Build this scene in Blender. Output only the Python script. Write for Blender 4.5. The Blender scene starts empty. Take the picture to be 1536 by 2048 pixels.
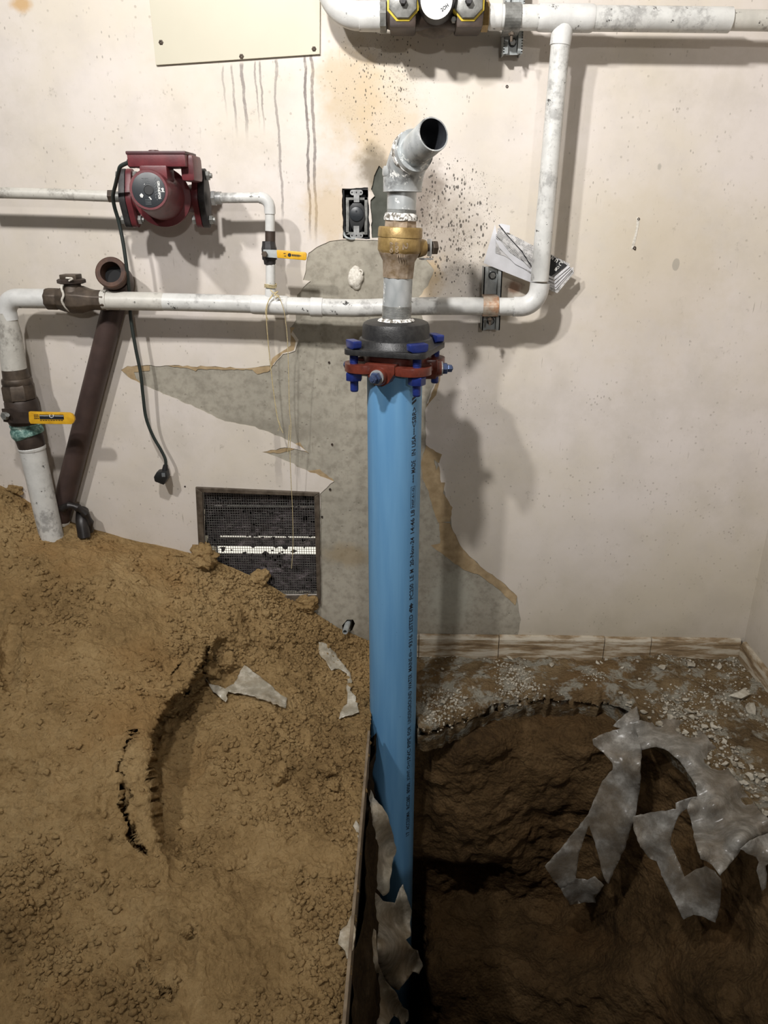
import bpy, bmesh, math, random
import numpy as np
from mathutils import Vector, Matrix
from mathutils.geometry import delaunay_2d_cdt, tessellate_polygon

random.seed(7)
rng = np.random.default_rng(11)
scene = bpy.context.scene
COL = scene.collection

# ------------------------------------------------------------------ camera
F = 1480.0                      # focal length in pixels of the 1536x2048 frame
CAM = Vector((0.0, -1.92, 1.23))
PITCH, YAW = math.radians(22.0), math.radians(1.5)
cam_data = bpy.data.cameras.new('camera')
cam_data.sensor_fit = 'VERTICAL'
cam_data.sensor_height = 36.0
cam_data.lens = F / 2048.0 * 36.0
cam_data.clip_start = 0.05
cam = bpy.data.objects.new('camera', cam_data)
cam.location = CAM
cam.rotation_euler = (math.pi / 2 - PITCH, 0.0, YAW)
COL.objects.link(cam)
scene.camera = cam

# ------------------------------------------------------------------ light
world = bpy.data.worlds.new('room_ambient')
scene.world = world
world.use_nodes = True
bg = world.node_tree.nodes['Background']
bg.inputs['Color'].default_value = (1.0, 0.97, 0.93, 1)
bg.inputs['Strength'].default_value = 0.05

def lamp(name, loc, power, size, colour, aim=None):
    d = bpy.data.lights.new(name, 'AREA' if aim else 'POINT')
    d.energy = power
    if aim:
        d.shape = 'DISK'
        d.size = size
        d.spread = math.radians(134)
    else:
        d.shadow_soft_size = size
    d.color = colour
    o = bpy.data.objects.new(name, d)
    o.location = loc
    if aim:
        o.rotation_euler = (Vector(aim) - Vector(loc)).to_track_quat('-Z', 'Y').to_euler()
    COL.objects.link(o)
    return o

# two work lights hung under the ceiling and a lamp further back in the room
lamp('work_light', (-0.40, -1.40, 2.20), 16.5, 0.09, (1.0, 0.975, 0.95), aim=(0.25, 0.0, 1.40))
lamp('work_light', (-1.25, -2.05, 2.60), 20, 0.10, (1.0, 0.975, 0.95), aim=(-0.10, 0.0, 1.35))
lamp('ceiling_lamp', (0.75, -5.6, 2.3), 128, 0.10, (1.0, 0.97, 0.94))

vs = scene.view_settings
vs.view_transform = 'Standard'
vs.look = 'None'
vs.gamma = 1.0
vs.use_curve_mapping = False
vs.exposure = 0.0

# ------------------------------------------------------------------ photo geometry helpers
RM = Matrix.Rotation(YAW, 3, 'Z') @ Matrix.Rotation(math.pi / 2 - PITCH, 3, 'X')
RN = np.array(RM)

def ray(px, py):
    return RM @ Vector(((px - 768) / F, -(py - 1024) / F, -1.0))

def P(px, py, Y=0.0):
    """point seen at a pixel, at distance |Y| in front of the back wall"""
    d = ray(px, py)
    return CAM + d * ((Y - CAM.y) / d.y)

def PZ(px, py, z=0.0):
    d = ray(px, py)
    return CAM + d * ((z - CAM.z) / d.z)

def S(p):
    """metres per pixel at a point"""
    return -((RM.transposed() @ (Vector(p) - CAM)).z) / F

def rad(w, p):
    return 0.5 * w * S(p)

def PZn(px, py, z):
    d = np.stack([(px - 768) / F, -(py - 1024) / F, -np.ones_like(px)], -1) @ RN.T
    t = (z - CAM.z) / d[..., 2]
    return np.array(CAM) + d * t[..., None]

def pixel_of(pts):
    q = (np.asarray(pts) - np.array(CAM)) @ RN
    return 768 + F * q[..., 0] / -q[..., 2], 1024 - F * q[..., 1] / -q[..., 2]

# ------------------------------------------------------------------ numpy noise
def _h(ix, iy, iz, seed):
    n = (ix.astype(np.int64) * 374761393 + iy.astype(np.int64) * 668265263 + iz.astype(np.int64) * 2147483647 + seed * 974711) & 0xFFFFFFFF
    n = ((n ^ (n >> 13)) * 1274126177) & 0xFFFFFFFF
    n = ((n ^ (n >> 15)) * 2246822519) & 0xFFFFFFFF
    return ((n ^ (n >> 16)) & 0xFFFFFF) / float(0xFFFFFF)

def vnoise(p, freq, seed=0):
    q = np.asarray(p) * freq
    i = np.floor(q)
    f = q - i
    f = f * f * f * (f * (f * 6 - 15) + 10)
    i = i.astype(np.int64)
    r = 0
    for a in (0, 1):
        for b in (0, 1):
            for c in (0, 1):
                w = (f[..., 0] if a else 1 - f[..., 0]) * (f[..., 1] if b else 1 - f[..., 1]) * (f[..., 2] if c else 1 - f[..., 2])
                r = r + w * _h(i[..., 0] + a, i[..., 1] + b, i[..., 2] + c, seed)
    return r * 2 - 1

def fbm(p, freq, octv=4, seed=0, gain=0.5):
    s, a = 0, 1.0
    for k in range(octv):
        s = s + a * vnoise(p, freq * 2 ** k, seed + k * 17)
        a *= gain
    return s

def worley(p, freq, seed=0):
    """0 in the middle of a cell lump, rising outwards"""
    q = np.asarray(p) * freq
    i = np.floor(q).astype(np.int64)
    best = np.full(q.shape[:-1], 9.0)
    for a in (-1, 0, 1):
        for b in (-1, 0, 1):
            for c in (-1, 0, 1):
                j = i + np.array([a, b, c])
                o = np.stack([_h(j[..., 0], j[..., 1], j[..., 2], seed + k) for k in (1, 2, 3)], -1)
                best = np.minimum(best, np.sum((j + o - q) ** 2, -1))
    return np.sqrt(best)

def cr(a, m):
    """Catmull-Rom resample of an array along axis 0 to m samples"""
    a = np.asarray(a, float)
    n = len(a)
    t = np.linspace(0, n - 1, m)
    i = np.clip(np.floor(t).astype(int), 0, n - 2)
    f = (t - i).reshape((-1,) + (1,) * (a.ndim - 1))
    e = np.concatenate([[2 * a[0] - a[1]], a, [2 * a[-1] - a[-2]]])
    p0, p1, p2, p3 = e[i], e[i + 1], e[i + 2], e[i + 3]
    return 0.5 * (2 * p1 + (p2 - p0) * f + (2 * p0 - 5 * p1 + 4 * p2 - p3) * f ** 2 + (3 * p1 - p0 - 3 * p2 + p3) * f ** 3)

def cr2(g, m, n):
    g = cr(g, m)
    return np.swapaxes(cr(np.swapaxes(g, 0, 1), n), 0, 1)

def grid_normals(g):
    n = np.cross(np.gradient(g, axis=1), np.gradient(g, axis=0))
    return n / (np.linalg.norm(n, axis=-1, keepdims=True) + 1e-12)

# ------------------------------------------------------------------ scene objects
WL = {}

def tag(o, label=None, cat=None, group=None, kind=None):
    if label: o['label'] = label
    if cat: o['category'] = cat
    if group: o['group'] = group
    if kind: o['kind'] = kind
    return o

def thing(name, label, cat, loc, group=None):
    o = bpy.data.objects.new(name, None)
    o.empty_display_size = 0.02
    o.location = loc
    COL.objects.link(o)
    WL[o.name] = Vector(loc)
    return tag(o, label, cat, group)

def mesh_obj(name, verts, faces, material, parent=None, smooth=35, bevel=0.0):
    me = bpy.data.meshes.new(name)
    off = WL[parent.name] if parent else Vector((0, 0, 0))
    v = np.asarray([tuple(x) for x in verts], float) if not isinstance(verts, np.ndarray) else verts
    v = v - np.array(off)
    me.from_pydata(v.tolist(), [], [tuple(int(i) for i in f) for f in faces])
    if bevel:
        bm = bmesh.new(); bm.from_mesh(me)
        bmesh.ops.remove_doubles(bm, verts=bm.verts, dist=1e-6)
        ed = [e for e in bm.edges if len(e.link_faces) == 2 and e.calc_face_angle(0) > 0.5]
        bmesh.ops.bevel(bm, geom=ed, offset=bevel, segments=2, profile=0.6, affect='EDGES', clamp_overlap=True)
        bm.to_mesh(me); bm.free()
    me.materials.append(material)
    if smooth:
        me.polygons.foreach_set('use_smooth', [True] * len(me.polygons))
        me.set_sharp_from_angle(angle=math.radians(smooth))
    me.update()
    o = bpy.data.objects.new(name, me)
    COL.objects.link(o)
    if parent:
        o.parent = parent
    WL[o.name] = Vector(off)
    return o

def grid_obj(name, g, material, parent=None, flip=False, smooth=180):
    m, n = g.shape[:2]
    idx = np.arange(m * n).reshape(m, n)
    a, b, c, d = idx[:-1, :-1].ravel(), idx[1:, :-1].ravel(), idx[1:, 1:].ravel(), idx[:-1, 1:].ravel()
    q = np.stack([a, d, c, b] if flip else [a, b, c, d], -1).astype(np.int32)
    me = bpy.data.meshes.new(name)
    off = np.array(WL[parent.name]) if parent else np.zeros(3)
    me.vertices.add(m * n)
    me.vertices.foreach_set('co', (g.reshape(-1, 3) - off).ravel().astype(np.float32))
    me.loops.add(q.size); me.loops.foreach_set('vertex_index', q.ravel())
    me.polygons.add(len(q)); me.polygons.foreach_set('loop_start', np.arange(0, q.size, 4, dtype=np.int32))
    me.update(calc_edges=True)
    me.validate()
    me.polygons.foreach_set('use_smooth', [True] * len(me.polygons))
    me.materials.append(material)
    o = bpy.data.objects.new(name, me)
    COL.objects.link(o)
    if parent: o.parent = parent
    WL[o.name] = Vector(off)
    return o

def frame_of(ax):
    ax = Vector(ax).normalized()
    up = Vector((0, 0, 1)) if abs(ax.z) < 0.9 else Vector((0, 1, 0))
    u = up.cross(ax).normalized()
    return u, ax.cross(u).normalized(), ax

class G:
    def __init__(self):
        self.v, self.f = [], []
    def _ring_faces(self, rings, n, close=True):
        for a, b in zip(rings[:-1], rings[1:]):
            for k in range(n):
                k2 = (k + 1) % n
                self.f.append((a + k, a + k2, b + k2, b + k))
    def tube(self, pts, r, seg=20, cap=True):
        pts = [Vector(p) for p in pts]
        rs = r if isinstance(r, (list, tuple)) else [r] * len(pts)
        t0 = (pts[1] - pts[0]).normalized()
        u = frame_of(t0)[0]
        rings = []
        for i, p in enumerate(pts):
            t = (pts[min(i + 1, len(pts) - 1)] - pts[max(i - 1, 0)]).normalized()
            u = (u - t * u.dot(t)).normalized()
            w = t.cross(u)
            rings.append(len(self.v))
            for k in range(seg):
                a = 2 * math.pi * k / seg
                self.v.append(p + (u * math.cos(a) + w * math.sin(a)) * rs[i])
        self._ring_faces(rings, seg)
        if cap:
            self.f.append(tuple(rings[0] + k for k in range(seg))[::-1])
            self.f.append(tuple(rings[-1] + k for k in range(seg)))
        return self
    def lathe(self, p, ax, prof, seg=28, cap=True, rot=0.0):
        """profile of (distance along axis, radius)"""
        u, w, t = frame_of(ax)
        rings = []
        for d, r in prof:
            rings.append(len(self.v))
            for k in range(seg):
                a = 2 * math.pi * k / seg + rot
                self.v.append(Vector(p) + t * d + (u * math.cos(a) + w * math.sin(a)) * r)
        self._ring_faces(rings, seg)
        if cap:
            self.f.append(tuple(rings[0] + k for k in range(seg))[::-1])
            self.f.append(tuple(rings[-1] + k for k in range(seg)))
        return self
    def box(self, c, size, u=(1, 0, 0), w=(0, 1, 0), t=(0, 0, 1)):
        c, u, w, t = Vector(c), Vector(u), Vector(w), Vector(t)
        b = len(self.v)
        for k in (-1, 1):
            for j in (-1, 1):
                for i in (-1, 1):
                    self.v.append(c + u * i * size[0] / 2 + w * j * size[1] / 2 + t * k * size[2] / 2)
        for q in ((0, 2, 3, 1), (4, 5, 7, 6), (0, 1, 5, 4), (2, 6, 7, 3), (0, 4, 6, 2), (1, 3, 7, 5)):
            self.f.append(tuple(b + k for k in q))
        return self
    def prism(self, pts, ext):
        """polygon of 3D points, extruded by a vector"""
        pts = [Vector(p) for p in pts]
        ext = Vector(ext)
        n = len(pts)
        nr = Vector((0, 0, 0))
        for i in range(n):
            nr += pts[i].cross(pts[(i + 1) % n])
        if nr.dot(ext) > 0:
            pts = pts[::-1]
        b = len(self.v)
        self.v += pts + [p + ext for p in pts]
        tris = tessellate_polygon([pts])
        for tri in tris:
            i, j, k = tri
            m = (pts[j] - pts[i]).cross(pts[k] - pts[i])
            if m.dot(ext) > 0: i, k = k, i
            self.f.append((b + i, b + j, b + k))
            self.f.append((b + n + k, b + n + j, b + n + i))
        for i in range(n):
            j = (i + 1) % n
            self.f.append((b + j, b + i, b + n + i, b + n + j))
        return self
    def raw(self, v, f):
        b = len(self.v)
        self.v += [Vector(x) for x in v]
        self.f += [tuple(b + i for i in q) for q in f]
        return self
    def build(self, name, material, parent=None, smooth=35, bevel=0.0):
        return mesh_obj(name, self.v, self.f, material, parent, smooth, bevel)

def spline(pts, n=24):
    return [Vector(x) for x in cr(np.array([tuple(p) for p in pts]), n)]

def fillet(a, b, c, r, n=10):
    """points of a round corner at b between directions to a and c"""
    a, b, c = Vector(a), Vector(b), Vector(c)
    d1, d2 = (a - b).normalized(), (c - b).normalized()
    ang = d1.angle(d2)
    t = r / math.tan(ang / 2)
    bis = (d1 + d2).normalized()
    o = b + bis * (r / math.sin(ang / 2))
    s, e = b + d1 * t - o, b + d2 * t - o
    out = []
    tot = s.angle(e)
    for k in range(n + 1):
        x = k / n
        out.append(o + (s * math.sin((1 - x) * tot) + e * math.sin(x * tot)) / math.sin(tot))
    return out

def hexnut(g, p, ax, r, h, seg=6, rot=0.0):
    g.lathe(p, ax, [(0, r * 0.94), (h * 0.08, r), (h * 0.88, r), (h, r * 0.88)], seg, rot=rot)

def hull2(pts):
    pts = sorted(set((round(x, 6), round(y, 6)) for x, y in pts))
    def half(ps):
        h = []
        for p in ps:
            while len(h) > 1 and (h[-1][0] - h[-2][0]) * (p[1] - h[-2][1]) - (h[-1][1] - h[-2][1]) * (p[0] - h[-2][0]) <= 0:
                h.pop()
            h.append(p)
        return h
    a, b = half(pts), half(pts[::-1])
    return a[:-1] + b[:-1]

def inside(poly, x, y):
    r = False
    n = len(poly)
    for i in range(n):
        x1, y1 = poly[i]; x2, y2 = poly[(i + 1) % n]
        if (y1 > y) != (y2 > y) and x < (x2 - x1) * (y - y1) / (y2 - y1) + x1:
            r = not r
    return r

def rough_poly(poly, step, amp, seed=0, closed=True):
    """split polygon edges and jitter them so that they look torn"""
    r = random.Random(seed)
    out = []
    n = len(poly)
    for i in range(n if closed else n - 1):
        a, b = poly[i], poly[(i + 1) % n]
        m = max(1, int(math.hypot(b[0] - a[0], b[1] - a[1]) / step))
        for k in range(m):
            t = k / m
            out.append((a[0] + (b[0] - a[0]) * t + (r.uniform(-amp, amp) if k else 0), a[1] + (b[1] - a[1]) * t + (r.uniform(-amp, amp) if k else 0)))
    if not closed: out.append(poly[-1])
    return out

def text_mesh(body, spacing=1.0, bold=0.0):
    """flat vertices and faces of a line of lettering, one unit tall"""
    cu = bpy.data.curves.new('lettering', 'FONT')
    cu.body = body
    cu.size = 1.0
    cu.space_character = spacing
    cu.offset = bold
    cu.resolution_u = 3
    o = bpy.data.objects.new('lettering', cu)
    COL.objects.link(o)
    dg = bpy.context.evaluated_depsgraph_get()
    me = o.evaluated_get(dg).to_mesh()
    v = np.array([tuple(x.co) for x in me.vertices]) if len(me.vertices) else np.zeros((0, 3))
    f = [tuple(p.vertices) for p in me.polygons]
    o.evaluated_get(dg).to_mesh_clear()
    bpy.data.objects.remove(o)
    bpy.data.curves.remove(cu)
    return v, f

def flat_text(g, body, origin, ux, uy, length, height, bold=0.0):
    """lettering fitted in a length x height box at origin (centre)"""
    v, f = text_mesh(body, bold=bold)
    if not len(v): return
    lo, hi = v.min(0), v.max(0)
    c = (lo + hi) / 2
    ux, uy = Vector(ux).normalized(), Vector(uy).normalized()
    sx, sy = length / max(hi[0] - lo[0], 1e-6), height / max(hi[1] - lo[1], 1e-6)
    g.raw([Vector(origin) + ux * ((x[0] - c[0]) * sx) + uy * ((x[1] - c[1]) * sy) for x in v], f)

# ------------------------------------------------------------------ materials
def rgb(r, g, b):
    f = lambda c: (c / 255) / 12.92 if c / 255 <= 0.04045 else ((c / 255 + 0.055) / 1.055) ** 2.4
    return (f(r), f(g), f(b), 1.0)

class N:
    """small helper to wire a node material"""
    def __init__(self, name, world_space=False):
        self.m = bpy.data.materials.new(name)
        self.m.use_nodes = True
        self.t = self.m.node_tree
        self.b = self.t.nodes['Principled BSDF']
        self.tc = self.t.nodes.new('ShaderNodeTexCoord')
        self.co = self.tc.outputs['Object']
        if world_space:
            self.co = self.t.nodes.new('ShaderNodeNewGeometry').outputs['Position']
    def new(self, kind, **kw):
        n = self.t.nodes.new(kind)
        for k, v in kw.items(): setattr(n, k, v)
        return n
    def link(self, a, b): self.t.links.new(a, b)
    def put(self, sock, v):
        if isinstance(v, bpy.types.NodeSocket): self.link(v, sock)
        else: sock.default_value = v
    def math(self, op, a, b=0.0, c=0.0, clamp=False):
        n = self.new('ShaderNodeMath', operation=op, use_clamp=clamp)
        self.put(n.inputs[0], a); self.put(n.inputs[1], b); self.put(n.inputs[2], c)
        return n.outputs[0]
    def noise(self, scale, detail=5, rough=0.55, vec=None, dist=0.0):
        n = self.new('ShaderNodeTexNoise')
        self.link(vec or self.co, n.inputs['Vector'])
        n.inputs['Scale'].default_value = scale; n.inputs['Detail'].default_value = detail
        n.inputs['Roughness'].default_value = rough; n.inputs['Distortion'].default_value = dist
        return n.outputs['Fac']
    def voronoi(self, scale, vec=None, feature='F1', rnd=1.0):
        n = self.new('ShaderNodeTexVoronoi', feature=feature)
        self.link(vec or self.co, n.inputs['Vector'])
        n.inputs['Scale'].default_value = scale; n.inputs['Randomness'].default_value = rnd
        return n.outputs['Distance']
    def scaled(self, sx, sy, sz, off=(0, 0, 0)):
        n = self.new('ShaderNodeMapping')
        self.link(self.co, n.inputs['Vector'])
        n.inputs['Scale'].default_value = (sx, sy, sz); n.inputs['Location'].default_value = off
        return n.outputs['Vector']
    def step(self, x, lo, hi, a=0.0, b=1.0):
        n = self.new('ShaderNodeMapRange', interpolation_type='SMOOTHSTEP')
        self.put(n.inputs['Value'], x)
        n.inputs['From Min'].default_value = lo; n.inputs['From Max'].default_value = hi
        n.inputs['To Min'].default_value = a; n.inputs['To Max'].default_value = b
        return n.outputs['Result']
    def mix(self, f, a, b, mode='MIX'):
        n = self.new('ShaderNodeMix', data_type='RGBA', blend_type=mode)
        self.put(n.inputs[0], f); self.put(n.inputs[6], a); self.put(n.inputs[7], b)
        return n.outputs[2]
    def ramp(self, f, stops):
        n = self.new('ShaderNodeValToRGB')
        self.put(n.inputs[0], f)
        e = n.color_ramp.elements
        while len(e) < len(stops): e.new(0.5)
        for k, (p, c) in enumerate(stops): e[k].position = p; e[k].color = c
        return n.outputs[0]
    def bump(self, h, strength=0.4, dist=0.002):
        n = self.new('ShaderNodeBump')
        n.inputs['Strength'].default_value = strength; n.inputs['Distance'].default_value = dist
        self.put(n.inputs['Height'], h)
        self.link(n.outputs[0], self.b.inputs['Normal'])
    def out(self, colour, rough=0.6, metal=0.0, spec=0.5):
        self.put(self.b.inputs['Base Color'], colour)
        self.put(self.b.inputs['Roughness'], rough)
        self.put(self.b.inputs['Metallic'], metal)
        self.b.inputs['Specular IOR Level'].default_value = spec
        return self.m

def simple(name, c, rough=0.5, metal=0.0, c2=None, scale=30, bump=0.0, spec=0.5, detail=6, dist=0.001, ws=False):
    n = N(name, ws)
    f = n.noise(scale, detail)
    c2 = c2 or tuple(x * 0.7 for x in c[:3]) + (1,)
    col = n.ramp(f, [(0.35, c2), (0.65, c)])
    if bump: n.bump(n.noise(scale * 3, 5), bump, dist)
    return n.out(col, rough, metal, spec)

def painted_pipe(name, base, dirt, amount, seed=0.0):
    n = N(name)
    v = n.scaled(1, 1, 1, (seed, seed * 2, seed * 3))
    big = n.noise(9, 6, 0.65, v)
    fine = n.noise(70, 6, 0.7, v)
    m = n.step(n.math('ADD', n.math('MULTIPLY', big, 0.65), n.math('MULTIPLY', fine, 0.35)), 0.60 - amount, 0.70 - amount)
    chips = n.step(n.noise(38, 8, 0.75, v), 0.655 - amount * 0.3, 0.675 - amount * 0.3)
    streak = n.noise(24, 5, 0.6, v)
    col = n.mix(n.step(streak, 0.35, 0.7), base, tuple(x * 0.83 for x in base[:3]) + (1,))
    col = n.mix(n.math('MULTIPLY', m, 0.55), col, dirt)
    col = n.mix(chips, col, tuple(x * 0.25 for x in dirt[:3]) + (1,))
    n.bump(n.math('ADD', fine, n.math('MULTIPLY', chips, -0.6)), 0.35, 0.0012)
    return n.out(col, 0.42)

M = {}
M['pipe_white'] = painted_pipe('white_painted_pipe', rgb(212, 212, 208), rgb(116, 114, 112), 0.10)
M['pipe_dirty'] = painted_pipe('scuffed_white_pipe', rgb(202, 199, 190), rgb(96, 88, 80), 0.10, 3.0)
M['pipe_fitting'] = painted_pipe('painted_fitting', rgb(214, 214, 211), rgb(136, 134, 132), 0.03, 7.0)
M['bronze'] = simple('dull_bronze', rgb(96, 84, 72), 0.5, 0.35, rgb(66, 57, 49), 40, 0.4)
M['bronze_dark'] = simple('dark_bronze', rgb(74, 62, 54), 0.5, 0.3, rgb(50, 42, 38), 30, 0.4)
M['drain'] = simple('rust_brown_iron', rgb(84, 68, 63), 0.5, 0.25, rgb(62, 50, 47), 14, 0.35)
M['drain_end'] = simple('rusted_iron', rgb(92, 66, 52), 0.7, 0.2, rgb(58, 42, 36), 40, 0.6)
M['shade_black'] = simple('inside_shade', rgb(16, 16, 18), 0.8, 0.0)  # near-black discs painted for the shade deep inside pipe ends
M['maroon'] = simple('maroon_enamel', rgb(106, 46, 50), 0.42, 0.0, rgb(90, 39, 44), 50, 0.25)
M['maroon_dark'] = simple('dark_maroon_lid', rgb(78, 40, 44), 0.5, 0.0, rgb(64, 36, 38), 40, 0.1)
M['cast_black'] = simple('black_cast_iron', rgb(52, 52, 52), 0.42, 0.2, rgb(38, 38, 39), 120, 0.5)
M['flange_black'] = simple('dark_iron_flange', rgb(62, 60, 60), 0.55, 0.3, rgb(44, 43, 44), 60, 0.3)
M['label_black'] = simple('black_label', rgb(44, 48, 52), 0.4, 0.0, rgb(38, 42, 46), 20)
M['print_white'] = simple('white_print', rgb(226, 226, 222), 0.6, 0.0, rgb(214, 214, 210))
M['print_grey'] = simple('grey_print', rgb(112, 116, 118), 0.6, 0.0, rgb(96, 100, 102))
M['print_black'] = simple('black_print', rgb(22, 28, 38), 0.6, 0.0, rgb(20, 24, 32))
M['steel'] = simple('zinc_steel', rgb(186, 187, 186), 0.35, 0.4, rgb(140, 141, 140), 60, 0.2)
M['steel_dull'] = simple('dull_steel', rgb(150, 150, 146), 0.45, 0.3, rgb(104, 104, 100), 50, 0.3)
M['strut'] = simple('grey_strut_steel', rgb(182, 187, 186), 0.45, 0.15, rgb(150, 155, 155), 40, 0.2)
M['brass'] = simple('yellow_brass', rgb(166, 140, 90), 0.42, 0.4, rgb(132, 108, 64), 55, 0.5)
M['brass_worn'] = simple('worn_brass_collar', rgb(168, 152, 134), 0.5, 0.25, rgb(126, 106, 80), 70, 0.5)
M['yellow'] = simple('yellow_vinyl', rgb(228, 178, 44), 0.45, 0.0, rgb(206, 154, 34), 60, 0.1)
M['yellow_paint'] = simple('yellow_paint', rgb(222, 198, 72), 0.5, 0.0, rgb(196, 170, 60), 60, 0.2)
M['cord'] = simple('dark_green_rubber', rgb(42, 50, 46), 0.55, 0.0, rgb(32, 38, 36), 60)
M['rubber'] = simple('black_rubber', rgb(32, 33, 34), 0.5, 0.0, rgb(22, 23, 24), 60)
M['red_iron'] = simple('red_epoxy_iron', rgb(106, 50, 38), 0.3, 0.0, rgb(84, 38, 29), 60, 0.3)
M['blue_bolt'] = simple('blue_coated_steel', rgb(36, 52, 120), 0.32, 0.1, rgb(26, 39, 98), 40, 0.15)
M['blue_steel'] = simple('blue_grey_nut', rgb(88, 104, 138), 0.35, 0.5, rgb(62, 74, 106), 50, 0.2)
M['pipe_inside'] = simple('shade_toned_bore', rgb(50, 53, 58), 0.45, 0.1, rgb(36, 38, 42), 30)  # lining coloured dark to stand for shade inside the open nipple
M['dark_pit_metal'] = simple('dark_hose', rgb(46, 42, 40), 0.4, 0.1, rgb(32, 29, 28), 40, 0.2)
M['panel'] = simple('beige_panel', rgb(194, 188, 168), 0.5, 0.0, rgb(188, 182, 162), 5, 0.05)
M['plaster'] = simple('white_plaster', rgb(226, 222, 212), 0.9, 0.0, rgb(188, 182, 170), 160, 0.7)
M['twine'] = simple('straw_twine', rgb(206, 192, 152), 0.85, 0.0, rgb(176, 158, 116), 200, 0.3)
M['paper'] = simple('white_newsprint', rgb(222, 222, 226), 0.85, 0.0, rgb(206, 206, 208), 20)
M['ink'] = simple('black_ink_paper', rgb(48, 48, 50), 0.8, 0.0, rgb(36, 36, 38), 20)
M['copper'] = simple('tarnished_copper_clamp', rgb(172, 122, 84), 0.45, 0.4, rgb(206, 196, 180), 50, 0.3)
M['wood'] = simple('weathered_wood', rgb(142, 126, 104), 0.8, 0.0, rgb(98, 84, 66), 22, 0.5)
M['dark_tile'] = simple('dark_tile_backing', rgb(82, 84, 76), 0.8, 0.0, rgb(62, 64, 56), 26, 0.6)
M['chip'] = simple('pale_concrete_chip', rgb(178, 172, 158), 0.9, 0.0, rgb(132, 124, 108), 60, 0.6, ws=True)
M['vent_frame'] = simple('dull_metal_frame', rgb(112, 102, 90), 0.5, 0.4, rgb(78, 68, 58), 50, 0.3)
M['wire'] = simple('galvanised_wire', rgb(112, 110, 106), 0.6, 0.1, rgb(78, 76, 74), 60)
def slat_paint():
    n = N('dusty_slat', True)
    f = n.noise(13, 7, 0.7, n.scaled(1, 1, 2.4))
    col = n.ramp(f, [(0.40, rgb(34, 30, 31)), (0.52, rgb(66, 57, 59)), (0.60, rgb(112, 100, 104)), (0.70, rgb(186, 174, 178))])
    return n.out(col, 0.85)
M['slat'] = slat_paint()
M['dust'] = simple('dark_lint', rgb(52, 46, 46), 0.95, 0.0, rgb(32, 28, 28), 60)

def galv(name):
    n = N(name)
    v = n.scaled(1, 1, 0.5)
    a = n.voronoi(60, v)
    b = n.noise(18, 6, 0.7)
    col = n.mix(a, rgb(196, 199, 199), rgb(156, 161, 162))
    col = n.mix(n.step(b, 0.52, 0.68), col, rgb(124, 126, 126))
    white = n.step(n.noise(55, 6, 0.7), 0.60, 0.64)
    col = n.mix(white, col, rgb(232, 232, 228))
    n.bump(n.noise(90, 4), 0.25, 0.001)
    return n.out(col, n.step(b, 0.3, 0.7, 0.3, 0.5), n.math('SUBTRACT', 0.32, n.math('MULTIPLY', white, 0.3)))
M['galv'] = galv('galvanised_steel')

def dope(name):
    n = N(name)
    f = n.step(n.noise(120, 6, 0.7), 0.44, 0.54)
    n.bump(n.noise(160, 4), 0.6, 0.002)
    return n.out(n.mix(f, rgb(98, 92, 82), rgb(236, 234, 230)), 0.55)
M['dope'] = dope('thread_sealant')

def verdigris():
    n = N('verdigris_copper')
    f = n.noise(60, 7, 0.75)
    col = n.ramp(f, [(0.34, rgb(40, 54, 50)), (0.46, rgb(88, 128, 120)), (0.58, rgb(150, 182, 172)), (0.7, rgb(206, 216, 208))])
    n.bump(f, 0.9, 0.003)
    return n.out(col, 0.85)
M['verdigris'] = verdigris()

def pvc():
    n = N('blue_pvc')
    v = n.scaled(12, 12, 0.9)
    f = n.noise(3, 4, 0.5, v)
    col = n.mix(n.step(f, 0.3, 0.7), rgb(108, 158, 198), rgb(94, 145, 188))
    sc = n.step(n.noise(70, 6, 0.7), 0.69, 0.72)
    col = n.mix(sc, col, rgb(50, 92, 140))
    return n.out(col, 0.5, 0.0, 0.35)
M['pvc'] = pvc()

def soil(name, dry, mid, wet, moist_scale, bump=0.9, extra=None, thr=(0.35, 0.62)):
    n = N(name, True)
    a = n.noise(moist_scale, 7, 0.62)
    b = n.noise(55, 8, 0.75)
    c = n.noise(260, 4, 0.7)
    col = n.ramp(n.math('ADD', n.math('MULTIPLY', a, 0.65), n.math('MULTIPLY', b, 0.35)), [(thr[0], wet), ((thr[0] + thr[1]) / 2, mid), (thr[1], dry)])
    col = n.mix(n.step(c, 0.60, 0.72, 0.0, 0.5), col, tuple(min(1, x * 1.5) for x in dry[:3]) + (1,))
    col = n.mix(n.step(b, 0.30, 0.40, 0.55, 0.0), col, tuple(x * 0.5 for x in wet[:3]) + (1,))
    tint = n.noise(2.6, 4, 0.6)
    col = n.mix(n.step(tint, 0.50, 0.66, 0.0, 0.45), col, tuple(x * y for x, y in zip(dry[:3], (0.80, 0.66, 0.52))) + (1,))
    if extra:
        ga = n.step(n.noise(16, 8, 0.7), extra[1], extra[1] + 0.10)
        col = n.mix(ga, col, n.mix(c, extra[0], tuple(x * 0.72 for x in extra[0][:3]) + (1,)))
    cl = n.voronoi(110)
    n.bump(n.math('ADD', n.math('MULTIPLY', b, 1.0), n.math('ADD', n.math('MULTIPLY', c, 0.35), n.math('MULTIPLY', cl, -0.5))), min(1.0, bump * 1.1), 0.012)
    return n.out(col, 0.95, 0.0, 0.1)
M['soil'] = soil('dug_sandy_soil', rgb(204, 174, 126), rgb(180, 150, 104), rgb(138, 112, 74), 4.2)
M['pit_soil'] = soil('moist_shade_toned_soil', rgb(122, 98, 68), rgb(96, 75, 49), rgb(60, 46, 30), 4.5, 0.9)  # moist soil, its colour also darkened for the pit's shade
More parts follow.
